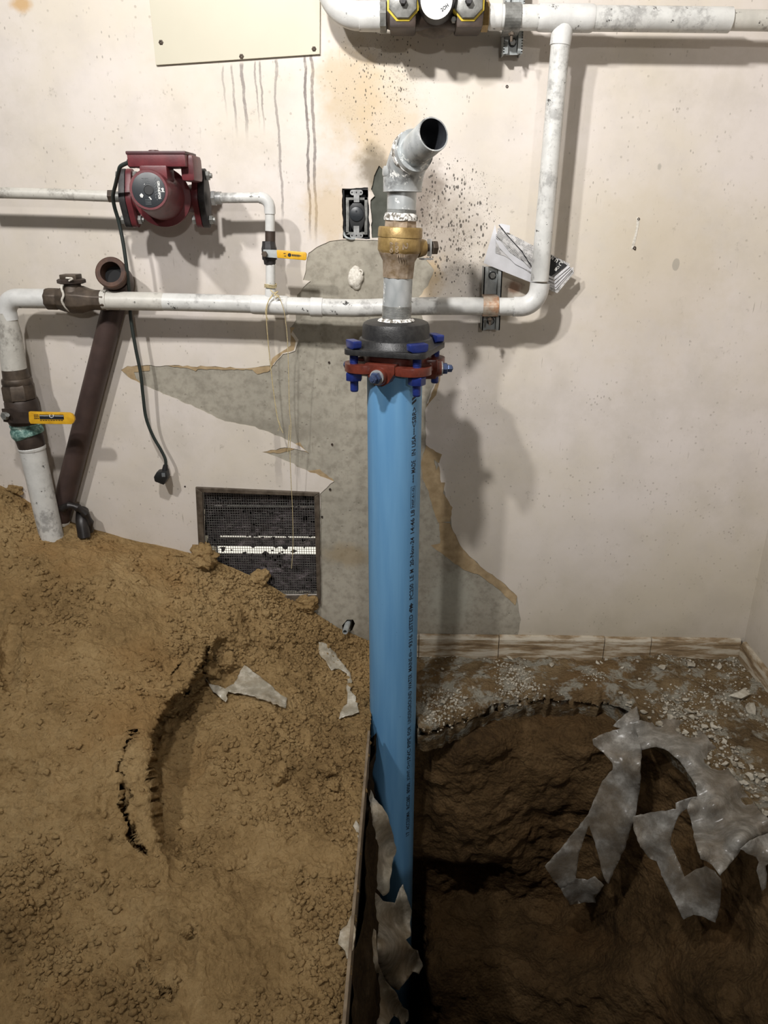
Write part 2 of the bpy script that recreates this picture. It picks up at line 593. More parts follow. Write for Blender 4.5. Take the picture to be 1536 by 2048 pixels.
M['pit_deep'] = soil('wet_shade_toned_soil', rgb(88, 72, 50), rgb(66, 53, 36), rgb(40, 32, 22), 4.5, 0.9)  # darkest soil copy, shade deep in the pit put into the colour
M['floor'] = soil('broken_concrete_floor', rgb(140, 120, 90), rgb(116, 97, 70), rgb(82, 68, 50), 7.0, 1.0, (rgb(168, 163, 148), 0.49))

def plastic(name, alpha, ca=rgb(138, 134, 126), cb=rgb(176, 173, 166), cc=rgb(112, 97, 76)):
    n = N(name, True)
    a = n.noise(30, 8, 0.72)
    b = n.noise(7, 6, 0.65)
    col = n.mix(n.step(a, 0.42, 0.70), ca, cb)
    col = n.mix(n.step(b, 0.42, 0.62, 0.0, 0.6), col, cc)
    n.bump(n.noise(22, 5, 0.55), 0.35, 0.004)
    n.put(n.b.inputs['Alpha'], n.step(a, 0.3, 0.7, alpha - 0.15, alpha + 0.15))
    return n.out(col, 0.28, 0.0, 0.6)
M['plastic'] = plastic('dusty_shade_toned_plastic', 0.66)  # colour darkened for the sheet hanging in shade
M['plastic_lightened'] = plastic('lightened_stained_plastic', 0.86, rgb(176, 168, 150), rgb(214, 208, 194), rgb(158, 138, 106))  # dusty copy, colour lightened where the lamps do not reach

def newsprint():
    n = N('grey_printed_newsprint')
    w = n.new('ShaderNodeTexWave', wave_type='BANDS', bands_direction='DIAGONAL')
    n.link(n.co, w.inputs['Vector'])
    w.inputs['Scale'].default_value = 170; w.inputs['Distortion'].default_value = 3.0; w.inputs['Detail'].default_value = 4; w.inputs['Detail Scale'].default_value = 3
    f = n.step(w.outputs['Fac'], 0.35, 0.75)
    f = n.math('MULTIPLY', f, n.step(n.noise(70, 3), 0.42, 0.55))
    col = n.mix(n.math('MULTIPLY', f, 0.8), rgb(206, 204, 202), rgb(66, 66, 68))
    return n.out(col, 0.85)
M['newsprint'] = newsprint()

# --- the wall paint, its stains, drips and splatter
def wall_material(name, base_a, base_b, concrete=False):
    n = N(name)
    sep = n.new('ShaderNodeSeparateXYZ'); n.link(n.co, sep.inputs[0])
    X, Z = sep.outputs[0], sep.outputs[2]
    wob = n.noise(9, 6, 0.6)
    wob2 = n.noise(42, 6, 0.65)
    big = n.noise(2.2, 6, 0.6)
    col = n.mix(n.step(big, 0.36, 0.66), base_a, base_b)
    col = n.mix(n.step(wob, 0.44, 0.72, 0.0, 0.30), col, tuple(x * 0.72 for x in base_a[:3]) + (1,))
    def blob(px, py, rx, rz, k=1.5, noise=wob):
        p = P(px, py, 0)
        dx = n.math('DIVIDE', n.math('SUBTRACT', X, p.x), rx)
        dz = n.math('DIVIDE', n.math('SUBTRACT', Z, p.z), rz)
        r = n.math('SQRT', n.math('ADD', n.math('MULTIPLY', dx, dx), n.math('MULTIPLY', dz, dz)))
        r = n.math('ADD', r, n.math('MULTIPLY', n.math('SUBTRACT', noise, 0.5), k))
        r = n.math('ADD', r, n.math('MULTIPLY', n.math('SUBTRACT', wob2, 0.5), 0.7))
        return n.step(r, 0.25, 1.0, 1.0, 0.0)
    # fine scratches, pits and old speckles all over
    specks = n.math('MULTIPLY', n.step(n.voronoi(46), 0.10, 0.15, 1.0, 0.0), n.step(n.noise(5, 3), 0.46, 0.58))
    scr = n.math('MULTIPLY', n.step(n.noise(6, 4, 0.6, n.scaled(34, 34, 2.2)), 0.665, 0.70), n.step(n.noise(6, 2), 0.48, 0.58))
    mark = n.step(n.noise(24, 9, 0.8), 0.58, 0.70, 0.0, 0.7)
    pits = n.math('MULTIPLY', n.step(n.voronoi(95, n.scaled(1, 1, 0.5)), 0.12, 0.17, 1.0, 0.0), n.step(n.noise(11, 4), 0.50, 0.62))
    col = n.mix(n.math('MULTIPLY', specks, 0.35), col, rgb(120, 112, 100))
    col = n.mix(n.math('MULTIPLY', scr, 0.45), col, rgb(116, 108, 94))
    col = n.mix(mark, col, rgb(150, 142, 130))
    col = n.mix(n.math('MULTIPLY', pits, 0.5), col, rgb(108, 100, 90))
    col = n.mix(n.step(n.noise(3.5, 7, 0.7), 0.46, 0.66, 0.0, 0.35), col, tuple(x * 0.78 for x in base_b[:3]) + (1,))
    if not concrete:
        # damp drips below the access panel
        for (x, y0, y1, w, k) in ((447, 138, 250, 3.0, .35), (465, 136, 285, 3.4, .5), (485, 132, 292, 5.0, .6), (511, 128, 268, 2.6, .5), (521, 128, 278, 3.0, .55), (550, 124, 470, 4.0, .5), (609, 118, 492, 4.0, .75), (622, 116, 500, 4.6, .65), (541, 640, 985, 12, .25), (585, 690, 980, 6, .25)):
            a, b = P(x, y0, 0), P(x, y1, 0)
            c = n.math('ABSOLUTE', n.math('ADD', n.math('SUBTRACT', X, a.x), n.math('MULTIPLY', n.math('SUBTRACT', wob, 0.5), 0.03)))
            f = n.math('MULTIPLY', n.step(c, w * 0.0005, w * 0.0009, 1.0, 0.0), n.math('MULTIPLY', n.step(Z, b.z, b.z + 0.08), n.step(Z, a.z, a.z + 0.01, 1.0, 0.0)))
            col = n.mix(n.math('MULTIPLY', f, n.math('MULTIPLY', n.step(wob2, 0.1, 0.55), k * 1.3)), col, rgb(122, 114, 110))
        # rusty water stains and the scorched spot by the valve
        for (x, y, rx, rz, c, k) in ((700, 190, .10, .16, rgb(188, 166, 130), .65), (770, 250, .10, .20, rgb(198, 177, 144), .6), (880, 470, .13, .15, rgb(120, 106, 88), .5), (840, 390, .07, .13, rgb(96, 82, 70), .65), (745, 340, .05, .06, rgb(104, 94, 76), .8), (660, 420, .09, .12, rgb(190, 166, 124), .55), (1028, 575, .03, .025, rgb(120, 84, 60), .85), (850, 560, .06, .08, rgb(186, 158, 112), .6), (40, 8, .03, .02, rgb(190, 150, 90), .8), (1320, 560, .22, .30, rgb(190, 176, 150), .30)):
            col = n.mix(n.math('MULTIPLY', blob(x, y, rx, rz), k), col, c)
        # dark splatter around the riser
        dens = n.math('MAXIMUM', blob(900, 450, .22, .30, .5), n.math('MAXIMUM', n.math('MULTIPLY', blob(760, 170, .22, .26, .5), .8), n.math('MULTIPLY', blob(930, 800, .14, .5, .4), .6)))
        vv = n.scaled(1, 1, 0.55)
        s1 = n.step(n.math('ADD', n.voronoi(150, vv), n.math('MULTIPLY', n.math('SUBTRACT', 1.0, dens), 0.45)), 0.25, 0.32, 1.0, 0.0)
        s2 = n.step(n.math('ADD', n.voronoi(62, vv), n.math('MULTIPLY', n.math('SUBTRACT', 1.0, dens), 0.32)), 0.15, 0.20, 1.0, 0.0)
        s3 = n.step(n.math('ADD', n.voronoi(320, vv), n.math('MULTIPLY', n.math('SUBTRACT', 1.0, dens), 0.5)), 0.28, 0.36, 1.0, 0.0)
        col = n.mix(n.math('MULTIPLY', n.math('MULTIPLY', s3, n.step(wob, 0.42, 0.6)), 0.6), col, rgb(96, 86, 74))
        sp = n.math('MULTIPLY', n.math('MAXIMUM', s1, s2), n.step(n.noise(30, 3), 0.34, 0.46))
        col = n.mix(n.math('MULTIPLY', sp, 0.85), col, rgb(52, 46, 40))
        # round grey spots on the right half
        g = n.math('MULTIPLY', n.step(n.math('ADD', n.voronoi(7, n.scaled(1, 1, 0.6)), n.math('MULTIPLY', wob2, 0.03)), 0.075, 0.085, 1.0, 0.0), n.step(X, 0.45, 0.55))
        col = n.mix(n.math('MULTIPLY', g, 0.55), col, rgb(146, 142, 132))
        # darker, browner tone low down near the floor
        col = n.mix(n.math('MULTIPLY', n.step(n.math('ADD', Z, n.math('MULTIPLY', wob, 0.25)), 0.10, 0.75, 1.0, 0.0), 0.42), col, rgb(160, 150, 128))
        col = n.mix(n.math('MULTIPLY', n.step(n.math('ADD', Z, n.math('MULTIPLY', wob, 0.2)), 0.08, 0.26, 1.0, 0.0), 0.4), col, rgb(112, 104, 86))
    else:
        col = n.mix(n.step(wob2, 0.40, 0.70, 0.0, 0.55), col, rgb(118, 112, 100))
        col = n.mix(n.math('MULTIPLY', blob(690, 1110, .10, .05), .6), col, rgb(140, 122, 90))
        col = n.mix(n.math('MULTIPLY', blob(500, 860, .35, .04), .4), col, rgb(118, 112, 100))
        col = n.mix(n.math('MULTIPLY', blob(900, 1200, .09, .16), .5), col, rgb(176, 176, 164))
        col = n.mix(n.math('MULTIPLY', n.step(n.math('ADD', Z, n.math('MULTIPLY', wob, 0.2)), 0.05, 0.30, 1.0, 0.0), 0.5), col, rgb(106, 96, 78))
    n.bump(n.math('ADD', n.math('MULTIPLY', wob, 0.5), n.math('ADD', n.math('MULTIPLY', wob2, 0.3), n.math('MULTIPLY', specks, -0.4))), 0.25 if not concrete else 0.6, 0.004)
    return n.out(col, 0.6 if not concrete else 0.85, 0.0, 0.3)
M['wall'] = wall_material('old_wall_paint', rgb(216, 208, 202), rgb(208, 199, 184))
M['concrete'] = wall_material('bare_grey_plaster', rgb(172, 166, 152), rgb(156, 151, 138), True)
M['torn'] = simple('torn_brown_paper', rgb(176, 154, 120), 0.9, 0.0, rgb(148, 127, 95), 40, 0.5)
def baseboard_paint():
    n = N('dirty_painted_baseboard', True)
    v = n.scaled(3, 3, 22)
    f = n.noise(2.2, 7, 0.68, v)
    col = n.ramp(f, [(0.36, rgb(98, 80, 58)), (0.47, rgb(136, 116, 88)), (0.56, rgb(176, 166, 148)), (0.7, rgb(190, 182, 166))])
    n.bump(f, 0.6, 0.003)
    return n.out(col, 0.7)
M['base'] = baseboard_paint()

# ================================================================== SETTING
def W2(px, py):
    p = P(px, py, 0)
    return (p.x, p.z)

corner = P(1485, 1295, 0)
XL, XR, ZB, ZT = -1.75, corner.x, -0.10, 2.45

vent_px = [(406, 983), (629, 991), (634, 1190), (414, 1192)]
outlet_px = [(684, 377), (736, 375), (740, 478), (686, 477)]
# area where the paint and paper have come off
bare_px = [(686, 479), (660, 482), (640, 491), (617, 506), (612, 532), (606, 560), (621, 562), (606, 575), (594, 590), (592, 640), (580, 656), (597, 680),
           (590, 702), (566, 708), (548, 730), (500, 736), (420, 733), (330, 731), (255, 732), (242, 740), (262, 758), (300, 776), (390, 815), (450, 843), (500, 852), (545, 868), (590, 888), (612, 902),
           (570, 895), (524, 904), (562, 918), (612, 940), (668, 963), (640, 988), (642, 1208), (560, 1210), (610, 1290), (742, 1291), (842, 1292), (1032, 1300),
           (1042, 1240), (1034, 1192), (1002, 1162), (960, 1132), (926, 1098), (906, 1062), (898, 1012), (880, 960), (872, 905), (852, 890), (850, 822), (862, 782), (884, 738), (872, 690), (846, 640), (836, 596),
           (856, 572), (868, 540), (848, 515), (836, 485), (800, 480), (745, 480)]
tile_px = [(744, 476), (741, 400), (749, 392), (742, 378), (748, 352), (758, 331), (768, 342), (782, 380), (784, 476)]
hole_px = [(684, 1252), (694, 1240), (706, 1240), (710, 1248), (704, 1262), (692, 1268), (686, 1264)]

def wall_back():
    bare = [W2(*p) for p in rough_poly(bare_px, 9, 1.6, 3)]
    tile = [W2(*p) for p in rough_poly(tile_px, 8, 1.2, 4)]
    vent = [W2(*p) for p in vent_px]
    outl = [W2(*p) for p in rough_poly(outlet_px, 7, 0.9, 5)]
    hole = [W2(*p) for p in hole_px]
    outer = [(XL, ZB), (XR, ZB), (XR, ZT), (XL, ZT)]
    vs_, es = [], []
    for poly in (outer, bare, tile, vent, outl, hole):
        b = len(vs_)
        vs_ += [Vector(p) for p in poly]
        es += [(b + i, b + (i + 1) % len(poly)) for i in range(len(poly))]
    vv, ee, ff, *_ = delaunay_2d_cdt(vs_, es, [], 0, 1e-6)
    paint, conc, dark = G(), G(), G()
    rec = {'p': 0.0, 'c': 0.0022, 't': 0.0045}
    sets = {'p': ([], paint), 'c': ([], conc), 't': ([], dark)}
    for t in ff:
        cx = sum(vv[i].x for i in t) / 3; cz = sum(vv[i].y for i in t) / 3
        if inside(vent, cx, cz) or inside(outl, cx, cz) or inside(hole, cx, cz): continue
        k = 't' if inside(tile, cx, cz) else ('c' if inside(bare, cx, cz) else 'p')
        a, b, c = t
        if (vv[b] - vv[a]).cross(vv[c] - vv[a]) < 0: a, c = c, a
        sets[k][0].append((a, b, c))
    root = None
    for k, nm, mt in (('p', 'wall_back', M['wall']), ('c', 'bare_plaster', M['concrete']), ('t', 'dark_tile_backing', M['dark_tile'])):
        tris = sets[k][0]
        cnt = {}
        for t in tris:
            for e in ((t[0], t[1]), (t[1], t[2]), (t[2], t[0])):
                cnt[e] = 1
        g = G()
        y = rec[k]
        g.v = [Vector((p.x, y, p.y)) for p in vv] + [Vector((p.x, y + (0.006 if k == 'p' else 0.003), p.y)) for p in vv]
        m = len(vv)
        g.f = list(tris)
        for (a, b) in cnt:                         # rims give the skins their thickness
            if (b, a) not in cnt:
                g.f.append((b, a, a + m, b + m))
        o = g.build(nm, mt, root, smooth=0)
        if root is None:
            root = o
            tag(o, kind='structure')
        elif k == 'c': o['label'] = 'bare grey plaster where the paint has peeled off'
        else: o['label'] = 'dark strip of old backing beside the outlet'
    # solid wall behind the skins, with the vent and outlet openings left free
    back = G()
    def slab(x0, x1, z0, z1):
        if x1 - x0 > 1e-4 and z1 - z0 > 1e-4:
            back.box(((x0 + x1) / 2, 0.086, (z0 + z1) / 2), (x1 - x0, 0.155, z1 - z0))
    v0, v1 = min(p[0] for p in vent) - .004, max(p[0] for p in vent) + .004
    w0, w1 = min(p[1] for p in vent) - .004, max(p[1] for p in vent) + .004
    o0, o1 = min(p[0] for p in outl) - .004, max(p[0] for p in outl) + .004
    u0, u1 = min(p[1] for p in outl) - .004, max(p[1] for p in outl) + .004
    h0, h1 = min(p[0] for p in hole) - .002, max(p[0] for p in hole) + .002
    i0, i1 = min(p[1] for p in hole) - .002, max(p[1] for p in hole) + .002
    slab(XL, v0, ZB, ZT); slab(v1, h0, ZB, w1); slab(v0, v1, ZB, w0); slab(h0, h1, ZB, i0); slab(h0, h1, i1, w1); slab(h1, XR, ZB, w1)
    slab(v0, o0, w1, ZT); slab(o1, XR, w1, ZT); slab(o0, o1, w1, u0); slab(o0, o1, u1, ZT)
    back.build('wall_core', M['concrete'], root, smooth=0)
    # torn brown paper left along the edges of the peeled area
    torn = [
        [(242, 739), (255, 731), (300, 731), (300, 741), (268, 744), (272, 756), (290, 770), (268, 762)],
        [(330, 730), (420, 732), (500, 735), (540, 732), (540, 741), (515, 748), (505, 739), (396, 738), (392, 742), (380, 737)],
        [(538, 742), (552, 722), (566, 706), (588, 700), (592, 682), (582, 668), (590, 655), (580, 654), (582, 690), (562, 704), (545, 716)],
        [(572, 896), (600, 884), (612, 902), (618, 906), (596, 896), (560, 906), (524, 904)],
        [(612, 941), (640, 938), (668, 961), (655, 968), (648, 962)],
        [(852, 890), (872, 903), (884, 908), (878, 926), (868, 918), (872, 940), (878, 930), (882, 964), (890, 964), (886, 985), (905, 1014), (900, 1042), (876, 1044), (866, 1018), (858, 985), (846, 960), (842, 925)],
        [(878, 1044), (900, 1046), (908, 1062), (928, 1098), (962, 1132), (1002, 1161), (1034, 1192), (1030, 1210), (1000, 1180), (960, 1150), (930, 1140), (890, 1112), (862, 1090), (880, 1086), (880, 1066)],
        [(836, 596), (848, 585), (856, 572), (868, 540), (862, 522), (874, 535), (882, 560), (866, 585), (850, 602)],
        [(868, 776), (884, 742), (880, 760), (872, 790), (858, 806), (852, 815)],
    ]
    for i, t in enumerate(torn):
        g = G()
        pts = [P(x, y, 0.0035) for x, y in rough_poly(t, 6, 1.0, 20 + i)]
        g.prism(pts, (0, -0.0028 - 0.0004 * (i % 3), 0))
        g.build('torn_paper_edge', M['torn'], root, smooth=0)
    # gouge and old anchor holes to the right
    g = G()
    g.prism([P(x, y, 0.002) for x, y in ((1273, 434), (1279, 436), (1277, 450), (1273, 470), (1268, 492), (1262, 500), (1264, 486), (1269, 468), (1272, 450))], (0, -0.003, 0))
    g.build('plaster_scar', M['plaster'], root, smooth=0)
    for (x, y, r) in ((1277, 438, 3.2), (1269, 496, 4.0), (660, 979, 2.6), (644, 1034, 2.2), (1014, 173, 3.4), (658, 725, 2.4), (664, 889, 2.4), (370, 973, 2.0), (655, 16, 5), (1270, 499, 2.0)):
        p = P(x, y, 0)
        g = G(); g.lathe((p.x, 0.002, p.z), (0, -1, 0), [(0, r * S(p)), (0.0035, r * 0.8 * S(p)), (0.0036, r * .4 * S(p)), (0.001, r * 0.2 * S(p))], 10)
        g.build('anchor_hole', M['bronze_dark'], root)
    return root
WALL = wall_back()

# right wall with its own low skirting
g = G(); g.box((XR + 0.05, -1.0, (ZB + ZT) / 2), (0.10, 2.2, ZT - ZB))
tag(g.build('wall_right', M['wall'], smooth=0), kind='structure')

def baseboard():
    z0, z1 = P(1000, 1318, -0.012).z, P(1000, 1275, -0.012).z
    root = None
    cuts = [(742, 838), (838, 997), (997, 1207), (1207, 1300), (1300, 1483)]
    for i, (a, b) in enumerate(cuts):
        xa, xb = P(a, 1290, 0).x, P(b, 1290, 0).x - 0.0018
        if i == len(cuts) - 1: xb = XR - 0.012
        g = G()
        dz = 0.001 * (i % 3)
        prof = [(0.0, -0.02), (-0.013 - .001 * (i % 2), -0.02), (-0.012, z1 - 0.010 + dz), (-0.008, z1 + dz), (0.0, z1 + 0.002 + dz)]
        g.prism([(xa, y, z) for y, z in prof], (xb - xa, 0, 0))
        o = g.build('baseboard_back' if root is None else 'baseboard_board', M['base'], root, smooth=0, bevel=0.0012)
        if root is None:
            root = o; tag(o, kind='structure')
    g = G()
    prof = [(0.0, -0.05), (-0.014, -0.05), (-0.014, z1 - 0.014), (-0.009, z1 - 0.002), (0.0, z1)]
    g.prism([(XR + x, -0.013, z) for x, z in prof], (0, -1.2, 0))
    tag(g.build('baseboard_right', M['base'], smooth=40, bevel=0.002), kind='structure')
baseboard()

# ------------------------------------------------------------------ floor slab with its broken rim
rim_px = [(836, 1441), (865, 1441), (885, 1437), (910, 1428), (935, 1415), (965, 1402), (1010, 1392), (1080, 1385), (1160, 1384), (1225, 1393), (1262, 1410), (1292, 1440), (1335, 1470), (1385, 1512), (1432, 1560), (1482, 1602), (1536, 1650)]
rim_w = [PZ(x, y, 0.0) for x, y in rim_px]
RX = np.array([-0.6, -0.085, -0.06, rim_w[0].x - 0.012] + [p.x for p in rim_w] + [XR + 0.3])
RY = np.array([-0.40, -0.40, -0.235, -0.235] + [p.y for p in rim_w] + [rim_w[-1].y - 0.2])

def make_floor():
    nx, ny = 420, 170
    xs = np.linspace(-0.55, XR - 0.001, nx)
    ry = np.interp(xs, RX, RY) + 0.010 * vnoise(np.stack([xs, xs * 0, xs * 0], -1), 26, 5) + 0.006 * vnoise(np.stack([xs, xs * 0, xs * 0], -1), 80, 6)
    t = np.linspace(0, 1, ny)
    X = np.repeat(xs[None], ny, 0)
    Y = -0.004 + (ry[None] + 0.004) * t[:, None]
    Z = np.zeros_like(X)
    p = np.stack([X, Y, Z], -1)
    dist = Y - ry[None]                                     # distance behind the rim
    ridge = np.exp(-((dist - 0.035) / 0.03) ** 2)
    rub = 0.5 + 0.5 * vnoise(p, 7, 31)
    w = worley(p, 30, 9)
    w2 = worley(p, 75, 12)
    Z = 0.012 * fbm(p, 9, 4, 41) + (0.016 * (0.55 - w) + 0.006 * (0.5 - w2)) * rub + 0.016 * ridge * (0.6 + fbm(p, 14, 3, 51)) - 0.012
    Z -= 0.03 * np.clip(1 - dist / 0.02, 0, 1) ** 2
    Z += np.clip((X - 0.25) * 0.02, 0, .02)
    g = np.stack([X, Y, Z], -1)
    # thickness at the rim: three more rows turned down
    rows = [g]
    last = g[-1]
    for dy, dz in ((0.004, -0.012), (0.000, -0.035), (0.012, -0.06), (0.02, -0.095)):
        r = last.copy()
        r[:, 1] += dy + 0.006 * vnoise(r * np.array([1, 1, 1]) + dz * 20, 60, 3)
        r[:, 2] = -0.012 + dz
        rows.append(r[None])
    g = np.concatenate(rows, 0)
    o = grid_obj('floor', g, M['floor'], flip=True)
    tag(o, kind='structure')
    return g
FLOOR = make_floor()
o = G().box((0.2, -3.2, -0.06), (5.0, 3.8, 0.12)).build('floor', M['floor'], smooth=0)   # the floor going on behind the camera
tag(o, kind='structure')
o = G().box((-1.35, -1.0, -0.10), (1.2, 2.2, 0.12)).build('floor', M['floor'], smooth=0)
tag(o, kind='structure')

# ------------------------------------------------------------------ the pit
def noisy(g, amp, freq, seed, lump=0.0, lfreq=20, sign=1, fade=0):
    n = grid_normals(g) * sign
    d = amp * fbm(g, freq, 5, seed, 0.55)
    if lump: d = d + lump * (0.5 - worley(g, lfreq, seed + 3))
    if fade: d = d * np.clip(np.arange(len(g)) / fade, 0, 1)[:, None]
    return g + n * d[..., None]

def pxgrid(cols):
    return np.array([[tuple(P(*q)) for q in c] for c in cols])          # [col][row]

pit_cols = [
    [(800, 1446, -.235), (800, 1520, -.235), (800, 1600, -.235), (800, 1700, -.232), (800, 1790, -.23), (800, 1860, -.23), (800, 1950, -.23), (800, 2150, -.23)],
    [(850, 1446, -.262), (852, 1520, -.245), (852, 1600, -.24), (850, 1700, -.225), (846, 1790, -.215), (846, 1860, -.225), (846, 1950, -.23), (846, 2150, -.23)],
    [(882, 1443, -.275), (884, 1520, -.27), (884, 1600, -.265), (882, 1700, -.25), (878, 1790, -.215), (872, 1860, -.30), (862, 1950, -.41), (866, 2150, -.44)],
    [(940, 1414, -.25), (945, 1490, -.275), (945, 1590, -.285), (945, 1690, -.26), (945, 1790, -.21), (945, 1860, -.31), (945, 1950, -.44), (945, 2150, -.47)],
    [(1010, 1393, -.20), (1015, 1480, -.25), (1015, 1580, -.28), (1015, 1690, -.26), (1015, 1795, -.21), (1015, 1865, -.32), (1015, 1960, -.46), (1015, 2150, -.50)],
    [(1085, 1386, -.18), (1090, 1475, -.24), (1090, 1570, -.27), (1095, 1690, -.26), (1100, 1800, -.23), (1100, 1880, -.35), (1100, 1985, -.52), (1100, 2150, -.55)],
    [(1165, 1385, -.18), (1170, 1470, -.25), (1175, 1560, -.28), (1180, 1680, -.29), (1185, 1790, -.29), (1180, 1890, -.42), (1175, 1990, -.57), (1180, 2150, -.62)],
    [(1240, 1400, -.21), (1245, 1480, -.28), (1250, 1560, -.32), (1255, 1670, -.35), (1260, 1770, -.38), (1260, 1880, -.48), (1262, 1985, -.60), (1270, 2150, -.66)],
    [(1310, 1458, -.31), (1315, 1520, -.36), (1320, 1600, -.40), (1325, 1700, -.44), (1330, 1790, -.47), (1335, 1890, -.55), (1340, 1990, -.66), (1350, 2150, -.74)],
    [(1400, 1530, -.46), (1405, 1600, -.51), (1410, 1670, -.54), (1415, 1760, -.57), (1420, 1840, -.60), (1425, 1920, -.68), (1430, 2000, -.78), (1440, 2150, -.86)],
    [(1480, 1602, -.60), (1485, 1660, -.64), (1490, 1730, -.67), (1495, 1800, -.70), (1500, 1870, -.73), (1505, 1950, -.80), (1510, 2020, -.88), (1520, 2150, -.95)],
    [(1545, 1660, -.70), (1550, 1720, -.74), (1560, 1790, -.77), (1570, 1850, -.80), (1580, 1920, -.84), (1590, 1990, -.92), (1600, 2060, -.99), (1610, 2200, -1.04)],
    [(1680, 1770, -.88), (1690, 1830, -.92), (1700, 1890, -.95), (1710, 1950, -.98), (1720, 2010, -1.02), (1730, 2080, -1.08), (1740, 2150, -1.12), (1750, 2260, -1.15)],
]
for col_ in pit_cols:                                                    # the soil starts set back under the slab
    x_, y_, d_ = col_[0]; col_[0] = (x_, y_ + 22, d_ + .05)
g = np.swapaxes(pxgrid(pit_cols), 0, 1)                                   # [row][col]
g = cr2(g, 320, 380)
g = noisy(g, 0.030, 4.2, 71, fade=60)
g = noisy(g, 0.0075, 18, 75, 0.008, 13, fade=30)
pit_grid = g
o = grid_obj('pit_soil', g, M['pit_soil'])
tag(o, 'moist, shade-darkened brown soil wall and ledge of the dug pit right of the blue pipe', 'soil', kind='stuff')

board_a, board_b = PZ(738, 1474, 0.015), PZ(684, 2110, 0.015)
bdir = (board_b - board_a).normalized()
def pit_left():
    path = [(board_b.x + bdir.x * .3 + .01, board_b.y + bdir.y * .3), (board_b.x + .01, board_b.y), ((board_a.x + board_b.x) / 2 + .01, (board_a.y + board_b.y) / 2), (board_a.x + .008, board_a.y), (-.075, -.30), (-.045, -.232), (.03, -.222), (.06, -.17)]
    mul = (1, 1, .9, .35, 0, 0, 0, 0)
    cols = [[(x + mul[i] * (0, .028, .045, .05, .05)[k], y, z) for k, z in enumerate((-0.02, -0.3, -0.7, -1.05, -1.36))] for i, (x, y) in enumerate(path)]
    gg = np.swapaxes(np.array(cols), 0, 1)
    gg = cr2(gg, 150, 180)
    gg = noisy(gg, 0.014, 8, 91, 0.006, 24, -1)
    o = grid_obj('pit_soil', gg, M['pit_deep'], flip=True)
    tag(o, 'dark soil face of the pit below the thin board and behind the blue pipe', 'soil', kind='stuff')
pit_left()
xs, ys = np.meshgrid(np.linspace(-.5, XR + .35, 160), np.linspace(-1.35, 0.0, 140))
gg = np.stack([xs, ys, np.full_like(xs, -1.30)], -1)
gg[..., 2] += 0.03 * fbm(gg, 8, 5, 97)
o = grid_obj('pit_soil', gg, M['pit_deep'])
tag(o, 'wet soil, darkened as shade, at the very bottom of the pit', 'soil', kind='stuff')
xs, zs = np.meshgrid(np.linspace(-.6, XR + .35, 60), np.linspace(-1.36, -0.005, 60))
gg = np.stack([xs, np.full_like(xs, -1.31), zs], -1)
gg[..., 1] += 0.03 * fbm(gg, 8, 4, 98)
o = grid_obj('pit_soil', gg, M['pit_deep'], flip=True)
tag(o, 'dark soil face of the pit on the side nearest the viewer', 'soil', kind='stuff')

# ------------------------------------------------------------------ the soil mound
def wz(px, py): return P(px, py, -0.001).z
mcols = [
    (-140, [(935, None), (1080, .44), (1240, .32), (1400, .245), (1560, .19), (1720, .145), (1880, .11), (2200, .06)]),
    (0,    [(972, None), (1100, .42), (1250, .315), (1400, .245), (1560, .19), (1720, .145), (1880, .105), (2200, .06)]),
    (110,  [(1033, None), (1130, .385), (1260, .31), (1400, .245), (1560, .19), (1720, .14), (1880, .10), (2200, .055)]),
    (250,  [(1076, None), (1160, .34), (1280, .285), (1410, .235), (1560, .185), (1720, .125), (1880, .09), (2200, .05)]),
    (400,  [(1112, None), (1180, .27), (1290, .225), (1410, .16), (1560, .105), (1720, .085), (1880, .07), (2200, .04)]),
    (500,  [(1152, None), (1205, .205), (1300, .165), (1410, .115), (1560, .075), (1720, .055), (1880, .05), (2200, .035)]),
    (590,  [(1200, None), (1240, .135), (1310, .105), (1410, .075), (1560, .055), (1720, .04), (1880, .04), (2200, .03)]),
    (660,  [(1246, None), (1275, .075), (1330, .05), (1420, .035), (1560, .03), (1720, .028), (1880, .028), (2200, .022)]),
    (742,  [(1284, None), (1300, .03), (1350, .022), (1430, .02), (1560, .018), (1720, .016), (1880, .016), (2200, .012)]),
]
